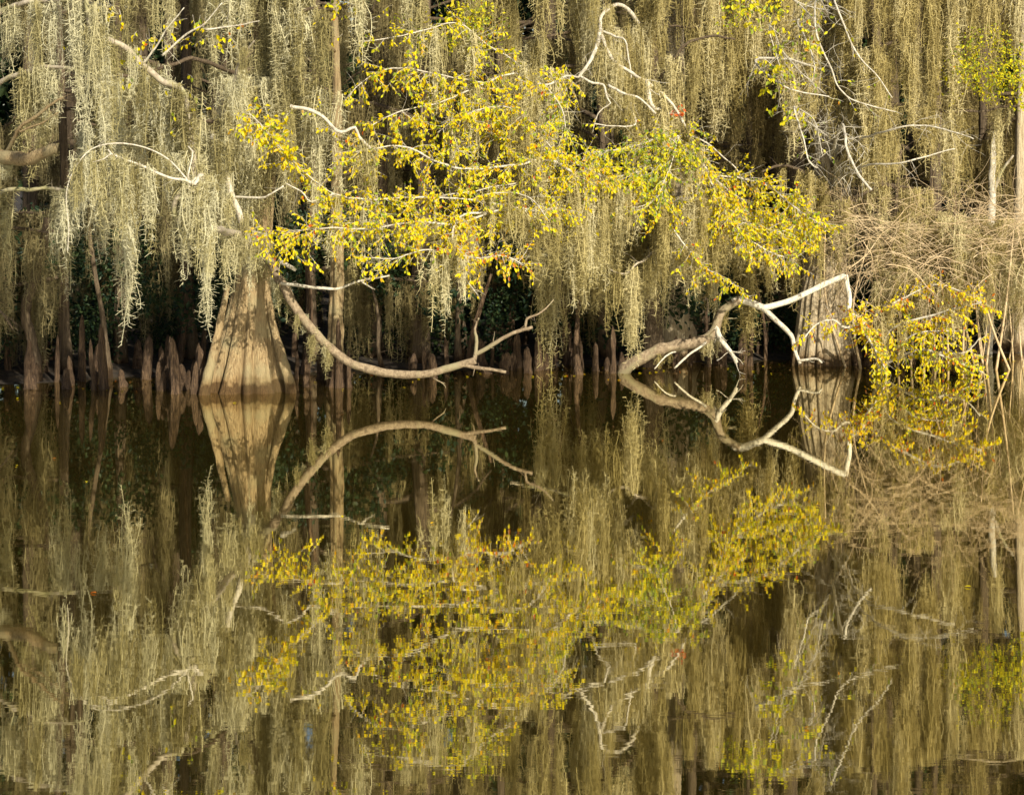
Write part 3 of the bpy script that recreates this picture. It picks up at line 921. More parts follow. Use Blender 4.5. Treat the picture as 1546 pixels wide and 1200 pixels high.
# a dense tuft at the upper left tip and the red sprig
tip = YB['b8'][-1]
for k in range(16):
    twig(ty, ly, tip.lerp(YB['b8'][-14], rng.random()), (rv() + Vector((0.4, 0, -0.2))).normalized(), rng.uniform(0.2, 0.42), YEL, 0.075, 0.8, 0.3, 0.4, 0.004)
red = [((0.62, 0.12, 0.02), 3), ((0.70, 0.24, 0.02), 2)]
for k in range(4):
    twig(ty, ly, P(1008, 172, 31), Vector((1, 0, 0.1 * k)).normalized(), 0.24, red, 0.06, 1.0, 0.1, 0, 0.003)
tag(ty.build('twigs', M['pale'], yt), kind='stuff')
tag(ly.build('foliage', M['leaf'], yt, smooth=False), kind='stuff')

# ---- sparse leaves on the left limbs of the cypress and on the pale cypress
lc, tc_ = MB(), MB()
for pp, n, pal in (((175, 20), 6, ORA), ((215, 70), 8, YEL), ((265, 75), 8, YEL), ((300, 40), 7, YEL), ((190, 100), 8, YGR), ((130, 72), 3, YEL), ((290, 145), 5, YGR), ((335, 50), 5, ORA), ((290, 180), 4, YGR), ((510, 8), 10, YEL), ((540, 4), 8, YEL)):
    for k in range(n):
        twig(tc_, lc, P(pp[0] + rng.gauss(0, 18), pp[1] + rng.gauss(0, 14), 26.6 if pp[0] < 400 else 28.7), rv(), rng.uniform(0.1, 0.25), pal, 0.065, 0.7, 0.3, 0.2, 0.003)
tag(tc_.build('twigs', M['pale'], cy), kind='stuff')
tag(lc.build('foliage', M['leaf'], cy, smooth=False), kind='stuff')
for k in range(46):
    c = rng.choice([(1130, 20), (1150, 45), (1160, 20), (1190, 30), (1215, 60), (1175, 90), (1200, 110), (1170, 140), (1205, 165), (1225, 60)])
    twig(tw_pc if False else None, leaf_pc, P(c[0] + rng.gauss(0, 14), c[1] + rng.gauss(0, 12), 30.2), rv(), rng.uniform(0.15, 0.35), YGR, 0.068, 0.7, 0.3, 0.3, 0.003)
tag(leaf_pc.build('foliage', M['leaf'], pc, smooth=False), kind='stuff')

# ------------------------------------------------------------------ yellow shrub at the water's edge
ys_ = root('yellow_leaved_shrub', P(1330, 562, 32.4), 'low shrub of golden leaves leaning over the water under the twig thicket', 'shrub')
SB = [branch(ys_, pp, a, b, name='stem', wob=0.015, twigs=4, tw_len=(0.1, 0.3)) for pp, a, b in (
    ([(1335, 575, 32.8), (1325, 540, 32.7), (1312, 505, 32.5), (1305, 488, 32.3), (1285, 472, 32.2)], 4, 2.2),
    ([(1312, 505, 32.5), (1330, 470, 32.3), (1360, 452, 32.2), (1400, 432, 32.2)], 2.4, 0.9),
    ([(1325, 530, 32.6), (1350, 495, 32.3), (1420, 472, 32.1), (1482, 456, 32.0)], 2.4, 0.9),
    ([(1330, 552, 32.7), (1390, 528, 32.3), (1440, 545, 32.0), (1484, 562, 31.9)], 2.4, 0.9),
    ([(1305, 488, 32.3), (1275, 495, 32.2), (1258, 484, 32.1), (1235, 490, 32.1), (1212, 513, 32.0)], 2.2, 1.0),
    ([(1300, 495, 32.3), (1325, 535, 32.0), (1338, 562, 31.9)], 2.0, 0.9),
    ([(1400, 530, 32.2), (1455, 532, 32.0), (1480, 510, 31.9)], 1.6, 0.8),
    ([(1400, 432, 32.2), (1420, 430, 32.1), (1455, 442, 32.0), (1482, 460, 32.0)], 1.4, 0.7),
    ([(1330, 545, 32.6), (1370, 510, 32.2), (1400, 500, 32.1), (1440, 500, 32.0)], 1.8, 0.8),
)]
ls, ts = MB(), MB()
for b, dens, pal, t0, ln in ((0, 16, ORA, 0.35, 0.35), (1, 13, ORA, 0.2, 0.36), (2, 15, ORA, 0.2, 0.4), (3, 14, YEL, 0.15, 0.4), (4, 12, ORA, 0.0, 0.26), (5, 15, YEL, 0.0, 0.36), (6, 9, ORA, 0.1, 0.3), (7, 13, ORA, 0.0, 0.34), (8, 14, YEL, 0.1, 0.38)):
    sprout(ts, ls, SB[b], dens * 2.0, ln * 0.4, ln, pal, t0=t0, leaf=0.055, ldens=1.0)
tag(ts.build('twigs', M['pale'], ys_), kind='stuff')
tag(ls.build('foliage', M['leaf'], ys_, smooth=False), kind='stuff')

# ------------------------------------------------------------------ leaning dead tree with the broken white branch
lt = root('dead_leaning_tree', P(950, 556, 32.35), 'bare dead tree leaning from the bank, bent into an arch with a white broken branch', 'tree')
lt_path = branch(lt, [(938, 566, 32.45), (955, 548, 32.35), (1000, 527, 32.35), (1040, 518, 32.35), (1066, 514, 32.35), (1080, 498, 32.35), (1088, 478, 32.35), (1103, 460, 32.35), (1117, 453, 32.35)], 9, 6, mat='low_limb', name='trunk', sides=14, wob=0.02, rough=0.5, twigs=3)
branch(lt, [(1106, 457, 32.35), (1119, 453, 32.35), (1140, 460, 32.35), (1158, 467, 32.35)], 5.8, 5, mat='pale', name='branch', sides=12)
branch(lt, [(1150, 466, 32.35), (1175, 460, 32.30), (1210, 446, 32.25), (1250, 427, 32.20), (1277, 416, 32.15)], 4.8, 4.0, mat='white', name='broken_branch', sides=9, wob=0.006, label='thick white branch snapped at its end')
branch(lt, [(1276, 415, 32.15), (1280, 435, 32.15), (1283, 450, 32.15), (1281, 468, 32.15)], 4.0, 3.2, mat='white', name='broken_branch_end', sides=9, wob=0.005)
branch(lt, [(1153, 467, 32.35), (1172, 484, 32.30), (1190, 500, 32.25), (1197, 512, 32.25), (1200, 530, 32.20), (1208, 549, 32.15)], 4.2, 2.6, sides=8)
branch(lt, [(1081, 492, 32.35), (1087, 510, 32.25), (1094, 520, 32.20), (1106, 535, 32.15), (1112, 548, 32.15)], 4.4, 3.0, sides=8, twigs=12, tw_len=(0.1, 0.3))
branch(lt, [(1076, 506, 32.35), (1060, 522, 32.25), (1040, 535, 32.20), (1018, 556, 32.15)], 2.2, 1.5)
branch(lt, [(1020, 531, 32.35), (1005, 538, 32.25), (988, 557, 32.15)], 1.5, 1.0)
branch(lt, [(1205, 545, 32.15), (1225, 542, 32.10), (1236, 543, 32.05), (1241, 548, 32.05)], 2.0, 1.4, twigs=2)

# ------------------------------------------------------------------ twig thicket at the right
th = root('twig_thicket', P(1430, 540, 34.2), 'tangled thicket of bare tan arching twigs above the golden shrub', 'shrub')
sb = MB()
for k in range(16):
    x = 1290 + 20 * k + rng.uniform(-9, 9)
    D = rng.uniform(33.0, 34.6)
    base = P(x, 0, D)
    base.z = -0.15
    e = P(x + rng.uniform(-60, 60), rng.uniform(330, 400), D - rng.uniform(0, 1.0))
    mid = base.lerp(e, 0.5) + Vector((rng.uniform(-0.2, 0.2), 0, 0))
    pts, rad = resample([base, mid, e], [0.022, 0.016, 0.008], 0.15)
    sb.v and None
    add_tube(sb, pts, rad, 5)
sb.build('stem', M['twig'], th)
tb = MB()
for k in range(520):
    x = rng.uniform(1255, 1600)
    yc = 368 + 14 * math.sin((x - 1260) / 60.0) + rng.gauss(0, 25)
    if x < 1330:
        yc = rng.uniform(300, 420)
    D = rng.uniform(31.9, 34.0)
    p = P(x, yc, D)
    d = Vector((rng.choice((-1, 1)) * rng.uniform(0.4, 1), rng.uniform(-0.5, 0.5), rng.gauss(0.15, 0.45))).normalized()
    ln = rng.uniform(0.4, 1.3)
    kk = 7
    pts = [p]
    for j in range(kk):
        d = (d + rv() * 0.30 + Vector((0, 0, -0.10))).normalized()
        pts.append(pts[-1] + d * ln / kk)
    r = 0.003 + 0.008 * rng.random() ** 3
    add_tube(tb, pts, [r * (1 - 0.6 * j / kk) for j in range(kk + 1)], 3, cap=False)
    if rng.random() < 0.6:
        i = rng.randint(2, 5)
        twig(tb, None, pts[i], (d + rv() * 0.8).normalized(), ln * 0.4, None, 0, 0, 0.3, 0, r * 0.6)
for k in range(150):                     # hanging fringe below it and twigs above
    x = rng.uniform(1260, 1590)
    p = P(x, rng.uniform(385, 430) if k % 2 else rng.uniform(300, 345), rng.uniform(31.9, 34.0))
    twig(tb, None, p, (Vector((rng.uniform(-0.7, 0.7), 0, -1 if k % 2 else rng.uniform(-0.6, 1))) + rv() * 0.4).normalized(), rng.uniform(0.4, 1.0), None, 0, 0, 0.5, 0.5, 0.0042)
tag(tb.build('twigs', M['twig'], th), kind='stuff')

# ------------------------------------------------------------------ left foreground: broken mossy limb of a tree beyond the frame
bt = root('mossy_swamp_tree', Vector((P(-60, 0, 30.6).x, 30.6, -0.2)), 'dark trunked tree with a thick broken limb left of the big cypress', 'tree')
branch(bt, [(-60, 610, 30.6), (-58, 480, 30.6), (-50, 300, 30.6), (-52, 100, 30.6), (-60, -300, 30.6)], 24, 12, mat='dark_bark', name='trunk', sides=14, wob=0.04)
b_l = [branch(bt, pp, a, b, mat=mt, wob=0.03, twigs=3, label=lb) for pp, a, b, mt, lb in (
    ([(-50, 250, 30.5), (0, 238, 29.6), (30, 242, 29.3), (60, 236, 29.1), (86, 224, 29.0)], 13, 8, 'cypress', 'thick broken limb end in sunlight'),
    ([(5, 240, 29.6), (30, 195, 29.2), (50, 178, 29.0), (75, 160, 28.9), (95, 148, 28.8)], 3.4, 2, 'cypress', None),
    ([(28, 198, 29.2), (60, 188, 29.0), (88, 170, 28.9)], 2, 1, 'cypress', None),
    ([(-50, 160, 30.5), (10, 120, 30.0), (70, 100, 29.6), (130, 110, 29.3)], 5, 2, 'grey', None),
    ([(-50, 60, 30.5), (20, 10, 30.0), (90, 0, 29.6), (170, 10, 29.4)], 5, 2, 'grey', None),
    ([(-50, 330, 30.5), (0, 290, 30.2), (60, 285, 30.0), (120, 290, 29.8), (200, 300, 29.8)], 4, 1.6, 'grey', None),
)]
st = root('leaning_snag', P(42, 600, 31.2), 'crooked brown snag leaning left behind the moss beside the knees', 'snag')
branch(st, [(60, 612, 31.2), (52, 540, 31.2), (40, 470, 31.2), (45, 440, 31.1), (58, 400, 31.0), (68, 355, 31.0), (72, 330, 31.0)], 9, 6, mat='dark_bark', name='trunk', sides=10, wob=0.03, twigs=4)

# ------------------------------------------------------------------ background trees
def swamp_tree(px, D, r_px, top, label, limbs, group=None, mat='dark_bark', lean=0.0, zmin=2.3, zmax=None, lmax=2.8):
    base = P(px, 0, D)
    base.z = max(-0.2, ground_h(base.x, D) - 0.1)
    if group:
        label = ('thick ' if r_px > 10 else 'thin ' if r_px < 7.5 else '') + label + (', leaning left' if lean < -0.012 else ', leaning right' if lean > 0.012 else ', upright')
    rt = root('swamp_tree', base, label, 'tree', group)
    r = r_px / pxm(D)
    zt = top
    pts, rad = [], []
    for z, k in ((base.z, 2.3), (0.25, 1.9), (0.7, 1.45), (1.4, 1.15), (2.6, 1.0), (zt * 0.5, 0.75), (zt * 0.8, 0.45), (zt, 0.12)):
        pts.append(Vector((base.x + lean * z + 0.12 * mnoise.noise(Vector((px, z * 0.4, 1))), D + 0.12 * mnoise.noise(Vector((px, z * 0.4, 7))), z)))
        rad.append(r * k)
    pts, rad = resample(pts, rad, 0.25)
    mb = MB()
    add_tube(mb, pts, rad, 22, rough=0.25, ridge=0.55)
    mb.build('trunk', M[mat], rt)
    out = []
    lb = MB()
    zmax = zmax or zt * 0.95
    for k in range(limbs):
        z = zmin + (zmax - zmin) * (k + rng.random()) / limbs
        i = min(range(len(pts)), key=lambda q: abs(pts[q].z - z))
        a = rng.uniform(0, 2 * math.pi)
        d = Vector((math.cos(a), math.sin(a) * 0.8, rng.uniform(0.0, 0.5))).normalized()
        ln = rng.uniform(1.2, lmax) * (1 - 0.4 * z / zt)
        q = [pts[i]]
        for j in range(7):
            d = (d + rv() * 0.22 + Vector((0, 0, -0.07))).normalized()
            q.append(q[-1] + d * ln / 7)
        rr = min(rad[i] * 0.45, 0.05)
        l1 = MB()
        add_tube(l1, q, [rr * (1 - 0.8 * j / 7) + 0.004 for j in range(8)], 6, rough=0.2)
        for _ in range(3):
            ii = rng.randint(2, 6)
            twig(l1, None, q[ii], ((q[ii + 1] - q[ii]).normalized() + rv()).normalized(), rng.uniform(0.3, 0.8), None, 0, 0, 0.2, 0.4, 0.007)
        l1.build('limb', M[mat], rt)
        out.append(q)
    return rt, out


moss_mid, moss_far = [], []
BG = []
xs1 = [-150, -20, 95, 178, 285, 480, 560, 640, 745, 830, 905, 1050, 1120, 1185, 1330, 1420, 1500, 1575, 1690]
lab1 = 'dark trunked tree hung with moss just behind the waterline'
for k, x in enumerate(xs1):
    D = 34.2 + 0.004 * (x - 773) + rng.uniform(-0.7, 1.2)
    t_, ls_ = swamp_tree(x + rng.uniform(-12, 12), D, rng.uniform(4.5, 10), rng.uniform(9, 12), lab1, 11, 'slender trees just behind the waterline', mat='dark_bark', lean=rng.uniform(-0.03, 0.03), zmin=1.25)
    for q in ls_:
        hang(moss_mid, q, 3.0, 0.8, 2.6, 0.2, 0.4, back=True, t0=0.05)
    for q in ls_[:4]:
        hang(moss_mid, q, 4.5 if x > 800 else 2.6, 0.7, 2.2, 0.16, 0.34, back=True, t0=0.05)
lab2 = 'tall dim trunk deep in the mossy swamp behind the front trees'
for k in range(20):
    x = -330 + 115 * k + rng.uniform(-35, 35)
    D = rng.uniform(37.0, 40.5)
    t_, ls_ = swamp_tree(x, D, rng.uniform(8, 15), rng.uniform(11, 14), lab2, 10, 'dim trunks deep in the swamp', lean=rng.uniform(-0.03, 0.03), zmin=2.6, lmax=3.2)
    for q in ls_:
        hang(moss_mid, q, 1.8, 1.0, 3.0, 0.3, 0.5, back=True)
for k in range(20):
    x = -420 + 125 * k + rng.uniform(-35, 35)
    D = rng.uniform(42.5, 47)
    t_, ls_ = swamp_tree(x, D, rng.uniform(8, 15), rng.uniform(13, 16), lab2, 10, 'dim trunks deep in the swamp', lean=rng.uniform(-0.03, 0.03), zmin=2.6, lmax=3.6)
    for q in ls_:
        hang(moss_far, q, 1.6, 1.4, 3.6, 0.4, 0.7, back=True)
# named trunks that show singly
swamp_tree(1192, 36.2, 22, 10, 'thick brown trunk half hidden behind moss left of the pale cypress', 4, mat='dark_bark', zmin=5)
swamp_tree(1018, 34.6, 17, 10, 'pale swollen trunk behind the long trailing moss at the bank', 4, mat='pale_cypress', zmin=4)
swamp_tree(1530, 36.0, 9, 9, 'thin pale trunk leaning beside the bright snag', 3, mat='pale_cypress', zmin=4.5, lean=0.04)
swamp_tree(508, 31.0, 8, 8, 'narrow pale trunk in the water just right of the fluted cypress', 3, mat='cypress', zmin=3)
sn = root('bare_snag', P(1497, 540, 35.6), 'bright white bare snag above the twig thicket', 'snag')
branch(sn, [(1490, 545, 35.6), (1493, 450, 35.6), (1496, 350, 35.6), (1497, 290, 35.6), (1499, 235, 35.6), (1503, 200, 35.6)], 8, 4, name='trunk', sides=9, wob=0.03, twigs=3)
branch(sn, [(1496, 300, 35.6), (1512, 260, 35.5), (1530, 235, 35.4)], 3, 1.5, mat='grey')

# ------------------------------------------------------------------ moss on the front trees: single festoons, the rest as curtains
bot_left = interp([(-60, 400), (60, 370), (95, 360), (108, 352), (150, 350), (185, 420), (205, 400), (240, 430), (290, 425), (310, 468), (330, 470), (348, 400), (372, 385), (400, 380), (430, 430), (470, 440), (520, 440)])
G1 = 'moss festoons on the curling dead limb over the water'
L1 = 'grey-green moss festoon hanging from the curling dead limb left of the fluted cypress'
G2 = 'moss festoons on the upper limbs of the fluted cypress'
L2 = 'pale moss festoon hanging high on the limbs of the fluted cypress'
G3 = 'moss festoons among the yellow boughs'
L3 = 'moss festoon hanging among the yellow-leafed boughs'
G4 = 'moss festoons on the pale cypress'
L4 = 'tan moss festoon hanging from the limbs of the pale cypress'


def hang_single(path, n, lmin, lmax, wmin, wmax, label, group, bot=None, t0=0.0, t1=1.0):
    L = sum((path[i + 1] - path[i]).length for i in range(len(path) - 1))
    for k in range(n):
        if k % 3 == 0:
            tc = t0 + (t1 - t0) * (k + 3 * rng.random()) / (n + 2)
            lc0 = lmin + (lmax - lmin) * rng.random() ** 0.9
        t = max(0.0, min(1.0, tc + rng.gauss(0, 0.10) / max(L, 0.3)))
        i = min(len(path) - 2, int(t * (len(path) - 1)))
        p = path[i].lerp(path[i + 1], rng.random())
        ln = lc0 * rng.uniform(0.6, 1.05)
        if bot is not None:
            D = p.y
            zb = CAMH - (bot(CX + p.x / D * F) + rng.gauss(4, 28) - HOR) / F * D
            ln = min(ln, p.z - zb)
        ln = min(ln, p.z - 0.05)
        if ln > 0.22:
            festoon(p, ln, rng.uniform(wmin, wmax), label, group)


hang_single(c_main, 9, 0.5, 1.1, 0.25, 0.45, L1, G1, bot_left)
hang_single(c_hook, 16, 0.7, 1.5, 0.22, 0.42, L1, G1, bot_left, t0=0.3)
hang_single(c_tip, 10, 0.4, 1.2, 0.16, 0.3, L1, G1, bot_left)
hang_single(c_up, 22, 0.9, 2.0, 0.25, 0.5, L2, G2, bot_left)
hang_single(c_pale, 5, 0.5, 1.2, 0.25, 0.4, L1, G1, bot_left, t0=0.4)
hang_single(c_pale2, 10, 0.6, 1.5, 0.25, 0.4, L2, G2, bot_left)
for q in c_hi:
    hang_single(q, 10, 1.0, 2.4, 0.28, 0.5, L2, G2, bot_left)
festoon(P(190, 300, 27.2), (P(190, 300, 27.2).z - P(190, 512, 27.2).z), 0.22, 'longest single moss strand hanging free over the cypress knees', None)
festoon(P(194, 330, 27.2), (P(190, 330, 27.2).z - P(190, 430, 27.2).z), 0.26, L1, G1)
festoon(P(315, 350, 28.3), (P(315, 350, 28.3).z - P(315, 510, 28.3).z), 0.18, L1, G1)
c_drape = branch(cy, [(386, 330, 30.0), (374, 338, 29.6), (366, 346, 29.35), (392, 352, 29.3), (415, 356, 29.4)], 3, 1.2, mat='grey')
hang_single(c_drape, 9, 0.4, 0.85, 0.18, 0.34, 'pale moss festoon draped over the upper trunk of the fluted cypress', 'moss draped over the fluted trunk', t0=0.2)
bot_mid = interp([(380, 430), (440, 445), (520, 440), (600, 445), (680, 460), (760, 440), (830, 440), (870, 480), (905, 460), (930, 440), (1000, 500), (1060, 510), (1100, 480), (1160, 440), (1240, 410)])
curtain_y = []
for k, n in (('b1', 10), ('b2', 8), ('b3', 9), ('b4', 6), ('b6', 10), ('b8', 8), ('b9', 4), ('b10', 2), ('b10b', 3), ('b10c', 4), ('b11b', 4), ('b12', 6), ('b7c', 5), ('b7', 4), ('b1e', 2), ('b15', 3), ('b12b', 4)):
    hang_single(YB[k], n, 0.35, 1.25, 0.16, 0.36, L3, G3, bot_mid, t0=0.1)
for x, yt_, yb, D, w in ((870, 268, 462, 30.0, 0.36), (884, 272, 440, 30.1, 0.34), (900, 270, 420, 30.2, 0.3), (940, 412, 548, 31.4, 0.26), (955, 405, 552, 31.4, 0.2), (968, 395, 530, 31.5, 0.2), (930, 408, 500, 31.4, 0.3), (820, 330, 440, 28.8, 0.2), (1040, 300, 470, 31.5, 0.26), (1232, 352, 430, 31.7, 0.2)):
    p = P(x, yt_, D)
    festoon(p, p.z - P(x, yb, D).z, w, 'moss festoon trailing towards the bank below the yellow boughs', 'long moss trailing below the yellow boughs')
for q in y_hi:
    hang(curtain_y, q, 3.6, 0.9, 2.3, 0.25, 0.42, bot=bot_mid)
hang(curtain_y, yt_trunk, 5, 0.6, 1.6, 0.25, 0.5, bot=bot_mid, t0=0.45)
for k in ('b14', 'b1', 'b2', 'b3', 'b6', 'b10e', 'b5b'):
    hang(curtain_y, YB[k], 3, 0.5, 1.5, 0.2, 0.4, bot=bot_mid, t0=0.05, t1=0.7)
hang(curtain_y, lt_path, 5, 0.2, 0.5, 0.12, 0.2, t0=0.3, t1=0.9)
hang(curtain_y, c_arch, 4, 0.15, 0.4, 0.1, 0.2, t0=0.1, t1=0.6)
for q in y_low:
    hang(curtain_y, q, 9, 0.5, 1.9, 0.2, 0.4)
for q in y_top:
    hang(curtain_y, q, 4.5, 0.9, 2.4, 0.25, 0.45)
scatter('hanging_moss', MOSS_C, curtain_y, 'curtain of grey moss hanging behind and between the yellow boughs', 'moss')
bot_right = interp([(960, 250), (1010, 200), (1100, 210), (1140, 230), (1170, 180), (1205, 380), (1225, 430), (1265, 430), (1300, 350), (1330, 330), (1420, 310), (1600, 330)])
for i, b in enumerate(p_br):
    if i < 11:
        continue
    hang_single(b, 11, 0.6, 2.0, 0.22, 0.42, L4, G4, bot_right, t0=0.15)
curtain_r = []
for i, b in enumerate(p_br):
    if i < 11:
        continue
    hang(curtain_r, b, 5.5, 0.7, 2.2, 0.22, 0.42, bot=bot_right, t0=0.05)
for b in SB[1:3] + SB[6:8]:
    hang(curtain_r, b, 5, 0.3, 0.6, 0.18, 0.3)
for k in range(150):                       # moss caught in the thicket
    p = P(rng.uniform(1330, 1600), rng.uniform(320, 430), rng.uniform(32.6, 36.0))
    curtain_r.append((p, (0, 0, rng.uniform(0, 6.28)), (1.2, 1.2, min(p.z - 0.05, rng.uniform(0.5, 1.1)) / MOSS[3][1]), 3))
for q in p_top:
    hang(curtain_r, q, 4.5, 0.9, 2.4, 0.25, 0.45)
scatter('hanging_moss', MOSS_C, curtain_r, 'curtain of tan moss round the pale cypress and the twig thicket', 'moss')
curtain_l = []
for q in b_l[3:]:
    hang(curtain_l, q, 4, 0.8, 2.2, 0.25, 0.5, bot=bot_left)
hang(curtain_l, b_l[0], 3, 0.4, 1.0, 0.2, 0.4, bot=bot_left, t1=0.8)
for q in c_hi:
    hang(curtain_l, q, 1.2, 0.8, 2.2, 0.25, 0.5, bot=bot_left)
for q in c_top:
    hang(curtain_l, q, 4.5, 0.9, 2.4, 0.25, 0.45, bot=bot_left)
scatter('hanging_moss', MOSS_C, curtain_l, 'curtain of olive moss hanging at the dark end of the bank beside the broken limb', 'moss')
scatter('hanging_moss', MOSSB_C, moss_mid, 'brownish moss curtain, shade-darkened in colour, on the trees just behind the waterline', 'moss')
scatter('hanging_moss', MOSSB_C, moss_far, 'shade-darkened brownish moss curtain deep in the swamp', 'moss')

# ------------------------------------------------------------------ cypress knees
def knee_mesh(seed):
    g = random.Random(seed)
    mb = MB()
    sides, rows = 14, 12
    lx, ly_ = g.uniform(-.12, .12), g.uniform(-.1, .1)
    for i in range(rows):
        t = i / (rows - 1)
        r = 0.5 * ((1 - t) ** 0.8 * 0.38 + 0.62 * math.sqrt(max(0, 1 - t ** 6))) * (1 + 0.5 * max(0, 0.15 - t) / 0.15)
        for s in range(sides):
            an = 2 * math.pi * s / sides
            k = 1 + 0.65 * mnoise.noise(Vector((math.cos(an) * 1.6 + seed * 3.7, math.sin(an) * 1.6, t * 3.2))) + 0.18 * mnoise.noise(Vector((math.cos(an) * 4 + seed * 3.7, math.sin(an) * 4, t * 2)))
            mb.v.append(Vector((lx * t + math.cos(an) * r * k * 0.36, ly_ * t + math.sin(an) * r * k * 0.36, t - 0.12)))
    for i in range(rows - 1):
        for s in range(sides):
            s2 = (s + 1) % sides
            mb.f.append((i * sides + s, i * sides + s2, (i + 1) * sides + s2, (i + 1) * sides + s))
    mb.f.append(tuple((rows - 1) * sides + s for s in range(sides)))
    return mb.mesh('cypress_knee', M['knee'])


KN = [knee_mesh(i) for i in range(7)]
KG = {}


def knee(px, D, h, label, group, wd=None):
    o = bpy.data.objects.new('cypress_knee', rng.choice(KN))
    p = P(px, 0, D)
    z = max(-0.02, ground_h(p.x, D))
    o.location = (p.x, D, z)
    h *= rng.choice((0.45, 0.6, 0.75, 1.0))
    w = wd or rng.uniform(0.16, 0.42)
    o.scale = (w, w, h)
    o.rotation_euler = (rng.uniform(-.06, .06), rng.uniform(-.06, .06), rng.uniform(0, 6.28))
    COL.objects.link(o)
    tag(o, ('tall ' if h > 0.6 else 'stubby ' if h < 0.32 else '') + ('thick ' if w > 0.33 else 'slim ' if w < 0.24 else '') + label, 'root', group)


for x0, x1, n, D0, D1, h0, h1, lb in (
    (40, 310, 34, 29.9, 33.0, 0.3, 1.1, 'brown cypress knee in the dark cluster left of the fluted cypress'),
    (225, 312, 14, 29.6, 30.6, 0.35, 0.95, 'reddish sunlit cypress knee crowded against the fluted cypress'),
    (432, 530, 14, 30.2, 31.8, 0.4, 1.1, 'cypress knee under the start of the arching low limb'),
    (560, 800, 16, 31.5, 33.6, 0.25, 0.7, 'small dim cypress knee behind the arching low limb'),
    (790, 960, 22, 32.2, 34.2, 0.3, 0.9, 'cypress knee on the bank between the low limb and the leaning dead tree'),
    (1000, 1190, 16, 33.4, 35.0, 0.4, 1.0, 'tan cypress knee behind the leaning dead tree'),
    (1290, 1560, 18, 33.6, 36.2, 0.3, 0.9, 'pale cypress knee below the golden shrub and thicket'),
):
    for k in range(n):
        knee(rng.uniform(x0, x1), rng.uniform(D0, D1), rng.uniform(h0, h1), lb, 'group of ' + lb.replace('cypress knee', 'cypress knees'))

# ------------------------------------------------------------------ dark evergreen undergrowth and the deep wood
def leaf_clump(seed, n, size, pal, name):
    mb = MB()
    for k in range(n):
        v = rv() * (rng.random() ** 0.4) * 0.5
        v.z *= 0.85
        d = (rv() + Vector((0, 0, -0.4))).normalized()
        s = size * rng.uniform(0.7, 1.3)
        add_leaf(mb, v, d, (rv() + Vector((0, -0.4, 0.5))).normalized(), s, s * 0.5, pick(pal))
    return mb.mesh(name, M['leaf'], smooth=False)


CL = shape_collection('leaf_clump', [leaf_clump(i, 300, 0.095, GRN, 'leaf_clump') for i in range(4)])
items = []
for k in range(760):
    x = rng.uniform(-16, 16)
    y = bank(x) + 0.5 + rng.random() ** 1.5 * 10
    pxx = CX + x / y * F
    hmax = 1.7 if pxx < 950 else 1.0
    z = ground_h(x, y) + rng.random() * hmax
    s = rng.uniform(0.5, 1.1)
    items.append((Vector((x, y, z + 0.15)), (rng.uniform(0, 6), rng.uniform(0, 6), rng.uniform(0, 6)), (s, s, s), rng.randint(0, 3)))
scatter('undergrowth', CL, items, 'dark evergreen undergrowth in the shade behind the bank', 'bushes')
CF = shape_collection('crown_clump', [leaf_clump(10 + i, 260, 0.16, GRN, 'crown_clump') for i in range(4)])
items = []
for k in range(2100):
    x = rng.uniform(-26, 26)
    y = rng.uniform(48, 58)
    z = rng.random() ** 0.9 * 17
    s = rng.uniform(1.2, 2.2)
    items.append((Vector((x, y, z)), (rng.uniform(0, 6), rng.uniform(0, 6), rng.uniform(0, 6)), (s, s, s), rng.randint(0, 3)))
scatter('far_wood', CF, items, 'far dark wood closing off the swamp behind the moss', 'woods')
CY = shape_collection('yellow_clump', [leaf_clump(30 + i, 55, 0.085, YGR, 'yellow_clump') for i in range(3)])
items = []
for c, n, sp, D in (((1485, 115), 26, (50, 24), 32.4), ((1535, 100), 12, (20, 24), 32.2), ((1450, 92), 8, (30, 14), 32.4), ((700, 45), 12, (36, 16), 30.6), ((735, 25), 7, (20, 12), 30.6), ((1130, 20), 5, (20, 14), 30.6), ((460, 330), 0, (1, 1), 33)):
    for k in range(n):
        p = P(c[0] + rng.gauss(0, sp[0]), c[1] + rng.gauss(0, sp[1]), D + rng.uniform(-0.3, 0.5))
        s = rng.uniform(0.3, 0.75)
        items.append((p, (rng.uniform(0, 6), rng.uniform(0, 6), rng.uniform(0, 6)), (s * 1.3, s, s * 0.8), rng.randint(0, 2)))
scatter('green_foliage', CY, items, 'yellow-green leaf sprays on the trees behind the moss', 'leaves')

# fallen leaves on the water and on the bank
mb = MB()
for k in range(420):
    x = rng.uniform(-9, 9)
    y = bank(x) - abs(rng.gauss(0, 1.1)) - 0.1 if k % 14 else rng.uniform(15, 29)
    a = rng.uniform(0, 6.28)
    add_leaf(mb, Vector((x, y, 0.006)), Vector((math.cos(a), math.sin(a), 0)), Vector((0, 0, 1)), 0.05, 0.025, pick(ORA) if rng.random() < 0.35 else (0.16, 0.09, 0.035))
tag(mb.build('floating_leaves', M['leaf'], smooth=False), 'scattered yellow leaves floating on the dark water', 'leaves', kind='stuff')

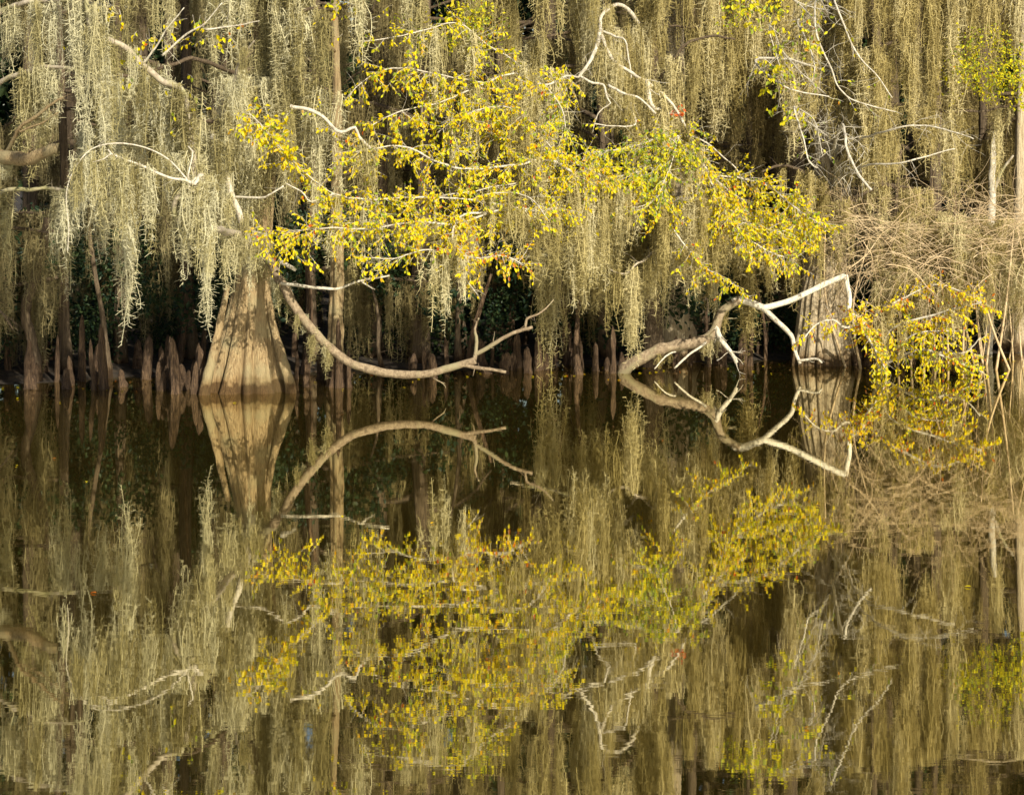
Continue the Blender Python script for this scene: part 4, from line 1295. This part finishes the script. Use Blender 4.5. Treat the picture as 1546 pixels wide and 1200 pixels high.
# ------------------------------------------------------------------ thin saplings and dead stems in the shade at the bank
SG = 'thin stems standing along the bank'
for k in range(32):
    px = rng.uniform(-40, 1560)
    D = bank(P(px, 0, 33).x) + rng.uniform(-0.4, 2.4)
    b = P(px, 0, D)
    b.z = ground_h(b.x, D) - 0.1
    h = rng.uniform(1.2, 3.6)
    r = rng.uniform(0.012, 0.05)
    e = b + Vector((rng.uniform(-0.35, 0.35), rng.uniform(-0.2, 0.2), h))
    pts, rad = resample([b, b.lerp(e, 0.3) + rv() * 0.07, b.lerp(e, 0.65) + rv() * 0.1, e], [r * 1.7, r, r * 0.8, r * 0.4], 0.12)
    m_ = MB()
    add_tube(m_, pts, rad, 7, rough=0.3)
    for j in range(rng.randint(1, 4)):
        i = rng.randint(3, len(pts) - 2)
        twig(m_, None, pts[i], (rv() + Vector((0, 0, 0.3))).normalized(), rng.uniform(0.2, 0.6), None, 0, 0, 0.2, 0.4, 0.005)
    lean = e.x - b.x
    o = m_.build('dead_sapling', M[rng.choice(('dark_bark', 'knee'))])
    where = 'left of the fluted cypress' if px < 300 else 'behind the arching low limb' if px < 850 else 'behind the leaning dead tree' if px < 1200 else 'below the twig thicket'
    tag(o, ('stout ' if r > 0.033 else 'thin ') + ('tall ' if h > 2.4 else 'short ') + 'bare stem on the bank ' + where + (' leaning left' if lean < -0.12 else ' leaning right' if lean > 0.12 else ''), 'sapling', SG)
for k in range(16):                       # reedy dead canes in the sun below the thicket
    px = rng.uniform(1400, 1590)
    D = rng.uniform(33.6, 35.2)
    b = P(px, 0, D)
    b.z = max(-0.25, ground_h(b.x, D) - 0.1)
    h = rng.uniform(0.7, 1.5)
    e = b + Vector((rng.uniform(-0.25, 0.25), rng.uniform(-0.2, 0.1), h + 0.2))
    pts, rad = resample([b, b.lerp(e, 0.5) + rv() * 0.05, e], [0.016, 0.012, 0.006], 0.12)
    m_ = MB()
    add_tube(m_, pts, rad, 6, rough=0.3)
    twig(m_, None, pts[len(pts) // 2], (rv() + Vector((0, 0, 0.4))).normalized(), rng.uniform(0.2, 0.4), None, 0, 0, 0.2, 0.4, 0.004)
    lean = e.x - b.x
    tag(m_.build('dead_cane', M['twig']), ('tall' if h > 1.1 else 'short') + ' dry tan cane standing in the water under the twig thicket' + (', leaning left' if lean < -0.08 else ', leaning right' if lean > 0.08 else ''), 'cane', 'dry canes under the twig thicket')
